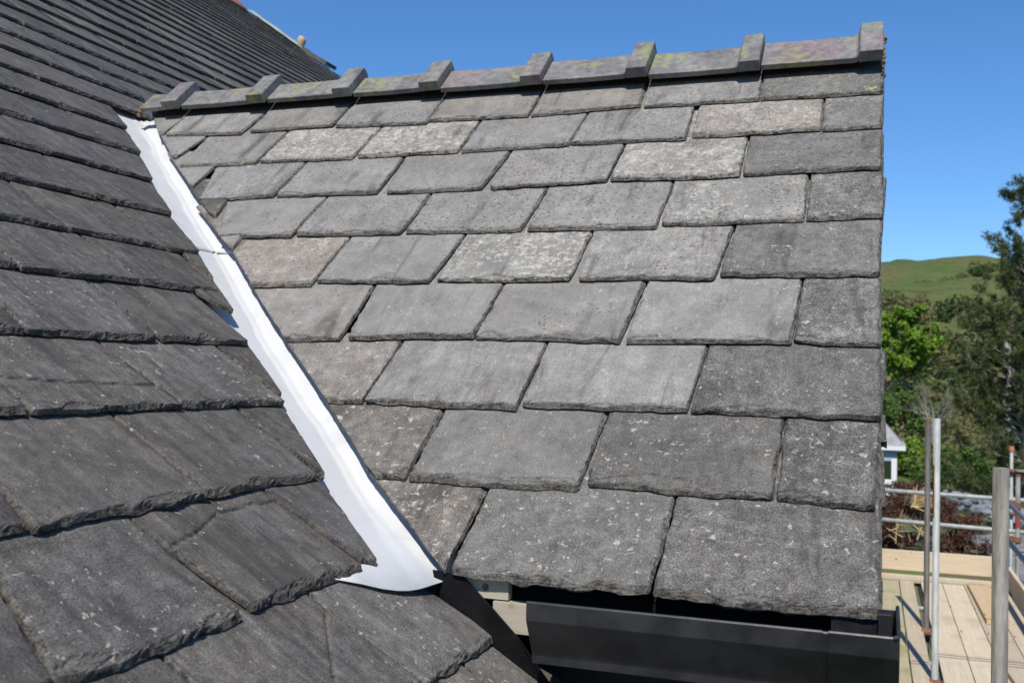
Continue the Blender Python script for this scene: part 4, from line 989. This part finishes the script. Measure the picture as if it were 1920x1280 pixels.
# bare spring tree
def bare_tree(x, y, top, lab, seed, z0):
    t = empty('bare_tree', (x, y, z0), label=lab, cat='tree'); g = np.random.default_rng(seed); b = MB(); tips = []
    h_ = top - z0
    b.tube((x, y, z0 - .2), (x + .05, y, z0 + h_ * .42), .20, .15, n=8)
    b.build('trunk', BARK_G, t); b = MB()
    for k in range(7):
        a = k * .9 + g.random(); limbs(b, (x + .05, y, z0 + h_ * (.28 + .022 * k)), (math.cos(a) * .55, math.sin(a) * .55, .9), h_ * .36, .085, 3, .42, tips, g, .06)
    b.build('branches', BARK_G, t)
    P = np.array([p for p, r in tips]); P = np.repeat(P, 3, 0) + g.normal(size=(len(P) * 3, 3)) * .25
    leaves('opening_buds', P, g.normal(size=P.shape), .05, L_OLIVE, t, seed=seed)
    return t
bare_tree(4.35, 84, H - .2, 'bare grey branching tree above the two thin scaffold poles', 12, 1.2)

# conifer at the right edge
def conifer(x, y, z0, top, rad_, lab, seed, ntier=34):
    t = empty('pine_tree', (x, y, z0), label=lab, cat='tree'); g = np.random.default_rng(seed); hgt = top - z0
    b = MB(); b.tube((x, y, z0 - .3), (x, y, z0 + hgt * .93), .17, .03, n=10); b.build('trunk', BARK, t)
    b = MB(); C = []; N = []
    for k in range(ntier):
        f = .06 + .92 * k / (ntier - 1); z = z0 + hgt * f; rr = rad_ * (1.05 - f) ** .72 * g.uniform(.75, 1.15)
        for j in range(5 if f < .85 else 3):
            a = g.random() * 6.283; L = rr * g.uniform(.6, 1.1); d = np.array([math.cos(a), math.sin(a), .18 + .5 * f])
            q = np.array([x, y, z]); r = .035 * (1.1 - f)
            nst = max(3, int(L / .35))
            for m in range(nst):
                d = d + g.normal(size=3) * .10 + np.array([0, 0, .07]); d /= np.linalg.norm(d); q2 = q + d * L / nst
                b.tube(q, q2, r, r * .8, n=5, cap=False); q = q2; r *= .8
                if m >= 1:
                    for s_ in range(3 if m < nst - 1 else 4):
                        e = d + g.normal(size=3) * .7 + np.array([0, 0, .35]); e /= np.linalg.norm(e); Lt = g.uniform(.16, .42)
                        b.tube(q, q + e * Lt, .008, .004, n=4, cap=False)
                        n_ = 56; u = g.random(n_) ** .7; dd = g.normal(size=(n_, 3)); dd /= np.linalg.norm(dd, axis=1)[:, None]
                        C.append(q + e * (Lt * (.25 + .85 * u))[:, None] + dd * (.055 + .03 * g.random((n_, 1)))); N.append(dd)
    b.build('branches', BARK_G, t)
    C = np.concatenate(C); N = np.concatenate(N)
    g2 = np.random.default_rng(seed + 1); n = len(C); a = N + g2.normal(size=(n, 3)) * .3; a /= np.linalg.norm(a, axis=1)[:, None]
    s = np.cross(a, g2.normal(size=(n, 3))); s /= np.linalg.norm(s, axis=1)[:, None]; L = g2.uniform(.05, .085, n)[:, None]; wd = .011
    P = np.stack([C - a * L * .5 - s * wd, C - a * L * .5 + s * wd, C + a * L], 1).reshape(-1, 3)
    lv = np.repeat(np.stack([g2.random(n), g2.random(n) * .9 + .1 * (g2.random(n) > .8), g2.random(n)], -1), 3, 0)
    link('needles', mesh('needles', P, np.arange(3 * n).reshape(n, 3), False, {'lv': lv}), L_SPRUCE, t)
    return t
conifer(3.95, 31.0, 0.4, H + 5.35, 3.1, 'dark pine with upright tufts towering at the right edge', 21, 46)
conifer(8.6, 38.0, 0.3, H + 4.5, 3.4, 'second dark pine standing behind and right of the first', 22, 24)

# far woods on the valley side: nobody could count these
g = np.random.default_rng(5); cs = []; rs = []; k = 0
while len(cs) < 900:
    d = g.uniform(115, 600); a = g.uniform(-.25, .65); x, y = d * math.sin(a), d * math.cos(a)
    m = fbm(x / 60, y / 60, 44, 3) + .25 * (d < 330) + .35 * math.exp(-(((x - 75) / 90) ** 2 + ((y - 560) / 130) ** 2)) 
    if m < .12 or (d > 400 and math.hypot(x - 75, (y - 540) * .6) > 62): continue
    if d < 150 and not (a > .02): continue
    r = g.uniform(2.0, 4.2); z = float(terrain(np.array([x]), np.array([y]))[0]); cs.append((x, y, z + r * .6)); rs.append(r)
cs = np.array(cs); rs = np.array(rs); sel = g.random(len(cs))
for nm, mt, lo, hi in (('woodland', L_OLIVE, 0, .5), ('woodland', L_MID, .5, .85), ('woodland', L_DARK, .85, 1.0)):
    q_ = (sel >= lo) & (sel < hi); C, N = clumps(cs[q_], rs[q_], 170, 7, .9, .7)
    leaves(nm, C, N, .55, mt, None, seed=9, kind='stuff')
# tangled scrub filling the slope behind the garden
cs = []; rs = []
for k in range(260):
    y = g.uniform(62, 150); x = g.uniform(-.02, .22) * y + g.normal() * 2; z = float(terrain(np.array([x]), np.array([y]))[0]); r = g.uniform(.8, 2.0); cs.append((x, y, z + r * .4)); rs.append(r)
C, N = clumps(cs, rs, 150, 8, .9, .6); leaves('scrub', C, N, .16, L_OLIVE, None, seed=10, kind='stuff')

# copper-leaved hedge with a sheaf of dry stalks
t = empty('copper_hedge', (1.2, 21.5, 2.0), label='mound of brownish-purple copper leaves behind the deck end', cat='shrub')
cs = []; rs = []
for k in range(110):
    x = g.uniform(-.9, 2.2); y = 20.8 + g.uniform(0, 3.2); top = np.interp(x, [-1, .2, .9, 1.6, 2.35], [-2.0, -2.05, -2.15, -2.45, -3.0]) 
    cs.append((x, y, H + top - g.random() ** 1.5 * 1.8 - .05)); rs.append(g.uniform(.14, .30))
C, N = clumps(cs, rs, 330, 11, .9, .4); leaves('foliage', C, N, .030, L_COPPER, t, seed=12, aspect=.5)
b = MB()
for k in range(60):
    x = g.uniform(-.8, 2.2); y = 21 + g.uniform(0, 2); z = H - 3.6; b.tube((x, y, z), (x + g.normal() * .25, y, z + g.uniform(.6, 1.5)), .010, .004, n=4)
b.build('stems', BARK, t)
STRAW = simple('dry_straw', (.50, .36, .17), (.62, .48, .26), 30, .9)
t = empty('dry_stalk_bundle', (.95, 20.3, H - 2.6), label='bundle of pale dry stalks lying on the copper hedge', cat='dead leaves')
b = MB()
for k in range(90):
    a = g.normal() * .35; L = g.uniform(.18, .42); x = .68 + g.random() * .10
    b.tube((x, 20.3 + g.normal() * .05, H - 2.28 + g.normal() * .02), (x + L * math.cos(.75 + a), 20.3 + g.normal() * .12, H - 2.28 + L * math.sin(.75 + a)), .012, .005, n=4)
for k in range(22):
    x = g.uniform(.35, .9); b.tube((x, 20.45 + g.normal() * .1, H - 2.45 - g.random() * .55), (x + g.normal() * .12, 20.4, H - 2.35 - g.random() * .5), .012, .006, n=4)
b.build('stalks', STRAW, t)

# low slate outbuilding roof, boulders of spoil
t = empty('outbuilding', (3.2, 24, 0), label='low outbuilding with a shallow grey slate roof beyond the deck', cat='outbuilding')
b = MB()
zr = H - 2.55
b.add([(1.75, 22.0, zr - .42), (2.6, 20.0, zr - .95), (5.6, 21.0, zr - .95), (5.0, 23.6, zr - .30), (1.75, 22.0, zr - .47), (2.6, 20.0, zr - 1.0), (5.6, 21.0, zr - 1.0), (5.0, 23.6, zr - .35)],
      [(0, 1, 2, 3), (7, 6, 5, 4), (0, 4, 5, 1), (1, 5, 6, 2), (2, 6, 7, 3), (3, 7, 4, 0)])
b.build('roof', simple('grey_wet_slate_roof', (.13, .14, .15), (.26, .25, .24), 5, .45, bump=.3), t)
b = MB(); b.box(2.7, 5.2, 20.6, 23.0, 0.3, zr - 1.0); b.build('wall', STONE, t)
bm = bmesh.new()
for k in range(420):
    u = g.random(); x = 2.0 + u * 3.2 + g.normal() * .3; y = 24.5 + g.random() * 3.5; z = H - 2.75 - (x - 2) * .22 + g.normal() * .05 - (y - 24.5) * .02
    bmesh.ops.create_icosphere(bm, subdivisions=1, radius=g.uniform(.05, .17), matrix=Matrix.Translation((x, y, z)) @ Matrix.Rotation(g.random() * 3, 4, 'X') @ Matrix.Diagonal((1, .7, .45, 1)))
b = MB()
me = bpy.data.meshes.new('spoil_heap'); bm.to_mesh(me); bm.free()
o = link('slate_spoil', me, simple('blue_grey_rubble', (.11, .125, .14), (.24, .26, .275), 3, .8, bump=.5)); tag(o, kind='stuff')
# bank of earth that carries the garden behind the deck
b = MB(); V = []; 
gx = np.linspace(-3, 9, 40); gy = np.linspace(19.5, 48, 50); GX, GY = np.meshgrid(gx, gy)
GZ = H - 3.35 + fbm(GX / 1.3, GY / 1.3, 4, 3) * .12 - sstep(20.6 - GY, 0, 1.0) * 3.2 - np.clip(GY - 30, 0, 30) * .085 - np.clip(GX - 1.5, 0, 9) * .05
GZ = GZ * (1 - sstep(GY, 44, 48)) + (terrain(GX, GY) + .02) * sstep(GY, 44, 48)
ed = np.maximum(sstep(GX, 7.5, 9), 1 - sstep(GX, -3, -1.8)); GZ = GZ * (1 - ed) + (-.1) * ed
idx = np.arange(2000).reshape(50, 40)
o = link('garden_bank', mesh('garden_bank', np.stack([GX, GY, GZ], -1).reshape(-1, 3), np.stack([idx[:-1, :-1], idx[:-1, 1:], idx[1:, 1:], idx[1:, :-1]], -1).reshape(-1, 4), True), simple('garden_soil_and_grass', (.10, .085, .05), (.09, .13, .04), 1.2, .95, bump=.5, bdist=.03)); o['kind'] = 'structure'

# white garden room with hipped slate roof
t = empty('garden_room', (-.6, 52, 1.2), label='small white garden room with a hipped grey slate roof, mostly hidden by the verge', cat='summerhouse')
WHITE = simple('white_painted_wood', (.78, .79, .80), (.72, .73, .74), 3, .5, bump=.05)
z_e = H - 2.93; xR, xL, yF, yB = 1.42, -2.6, 50, 54.2
b = MB()
b.add([(xL, yF, z_e), (xR, yF, z_e), (xR, yB, z_e), (xL, yB, z_e), ((xL + xR) / 2, (yF + yB) / 2, z_e + 2.3)], [(0, 1, 4), (1, 2, 4), (2, 3, 4), (3, 0, 4), (3, 2, 1, 0)])
b.build('roof', simple('pale_grey_roof_slates', (.20, .20, .21), (.34, .34, .34), 3, .6, bump=.4, stretch=(1, 1, 3)), t)
b = MB(); b.box(xL - .02, xR + .02, yF - .03, yF + .01, z_e - .20, z_e - .003); b.box(xR, xR + .03, yF + .01, yB, z_e - .20, z_e - .003); b.build('fascia_board', WHITE, t)
b = MB(); b.box(xL + .3, xR - .33, yF + .25, yF + .32, z_e - .70, z_e - .21); b.build('wall', simple('blue_grey_painted_panel', (.35, .40, .48), (.38, .43, .5), 3, .6), t)
for x in (xR - .45, xL + .35, (xL + xR) / 2): b = MB(); b.box(x - .12, x + .12, yF + .18, yF + .36, .9, z_e - .62); b.build('post', WHITE, t, .01)
b = MB(); b.box(xL + .47, xR - .57, yF + .22, yF + .30, H - 4.70, H - 4.48); b.build('rail', WHITE, t)
b = MB(); b.box(xL + .47, xR - .57, yF + .27, yF + .285, H - 4.48, z_e - .701); gl = NT('window_glass'); b.build('window', gl.done((.02, .035, .02), .08, spec=.6), t)
b = MB(); b.box(xL + .35, xR - .4, yF + .36, yB - .3, .9, H - 4.2); b.build('back_wall', WHITE, t)

# telegraph pole and its two wires behind the pine
t = empty('telegraph_pole', (5.15, 46, .3), label='pale telegraph pole glimpsed through the pine', cat='telegraph pole')
b = MB(); b.tube((5.15, 46, 0), (5.15, 46, H + 1.75), .17, .13, n=12); b.build('pole', simple('weathered_pole', (.40, .38, .35), (.50, .47, .43), 6, .8), t)
for k, dz in enumerate((0, -.55)):
    P_ = [(5.15 + (-22 - 5.15) * s, 46 + 34 * s, H + 1.35 + dz - 2.6 * s - 3.2 * s * (1 - s)) for s in np.linspace(0, 1, 14)]
    b = MB(); b.path(P_, .016, 5); b.build('wire', FELT, t)
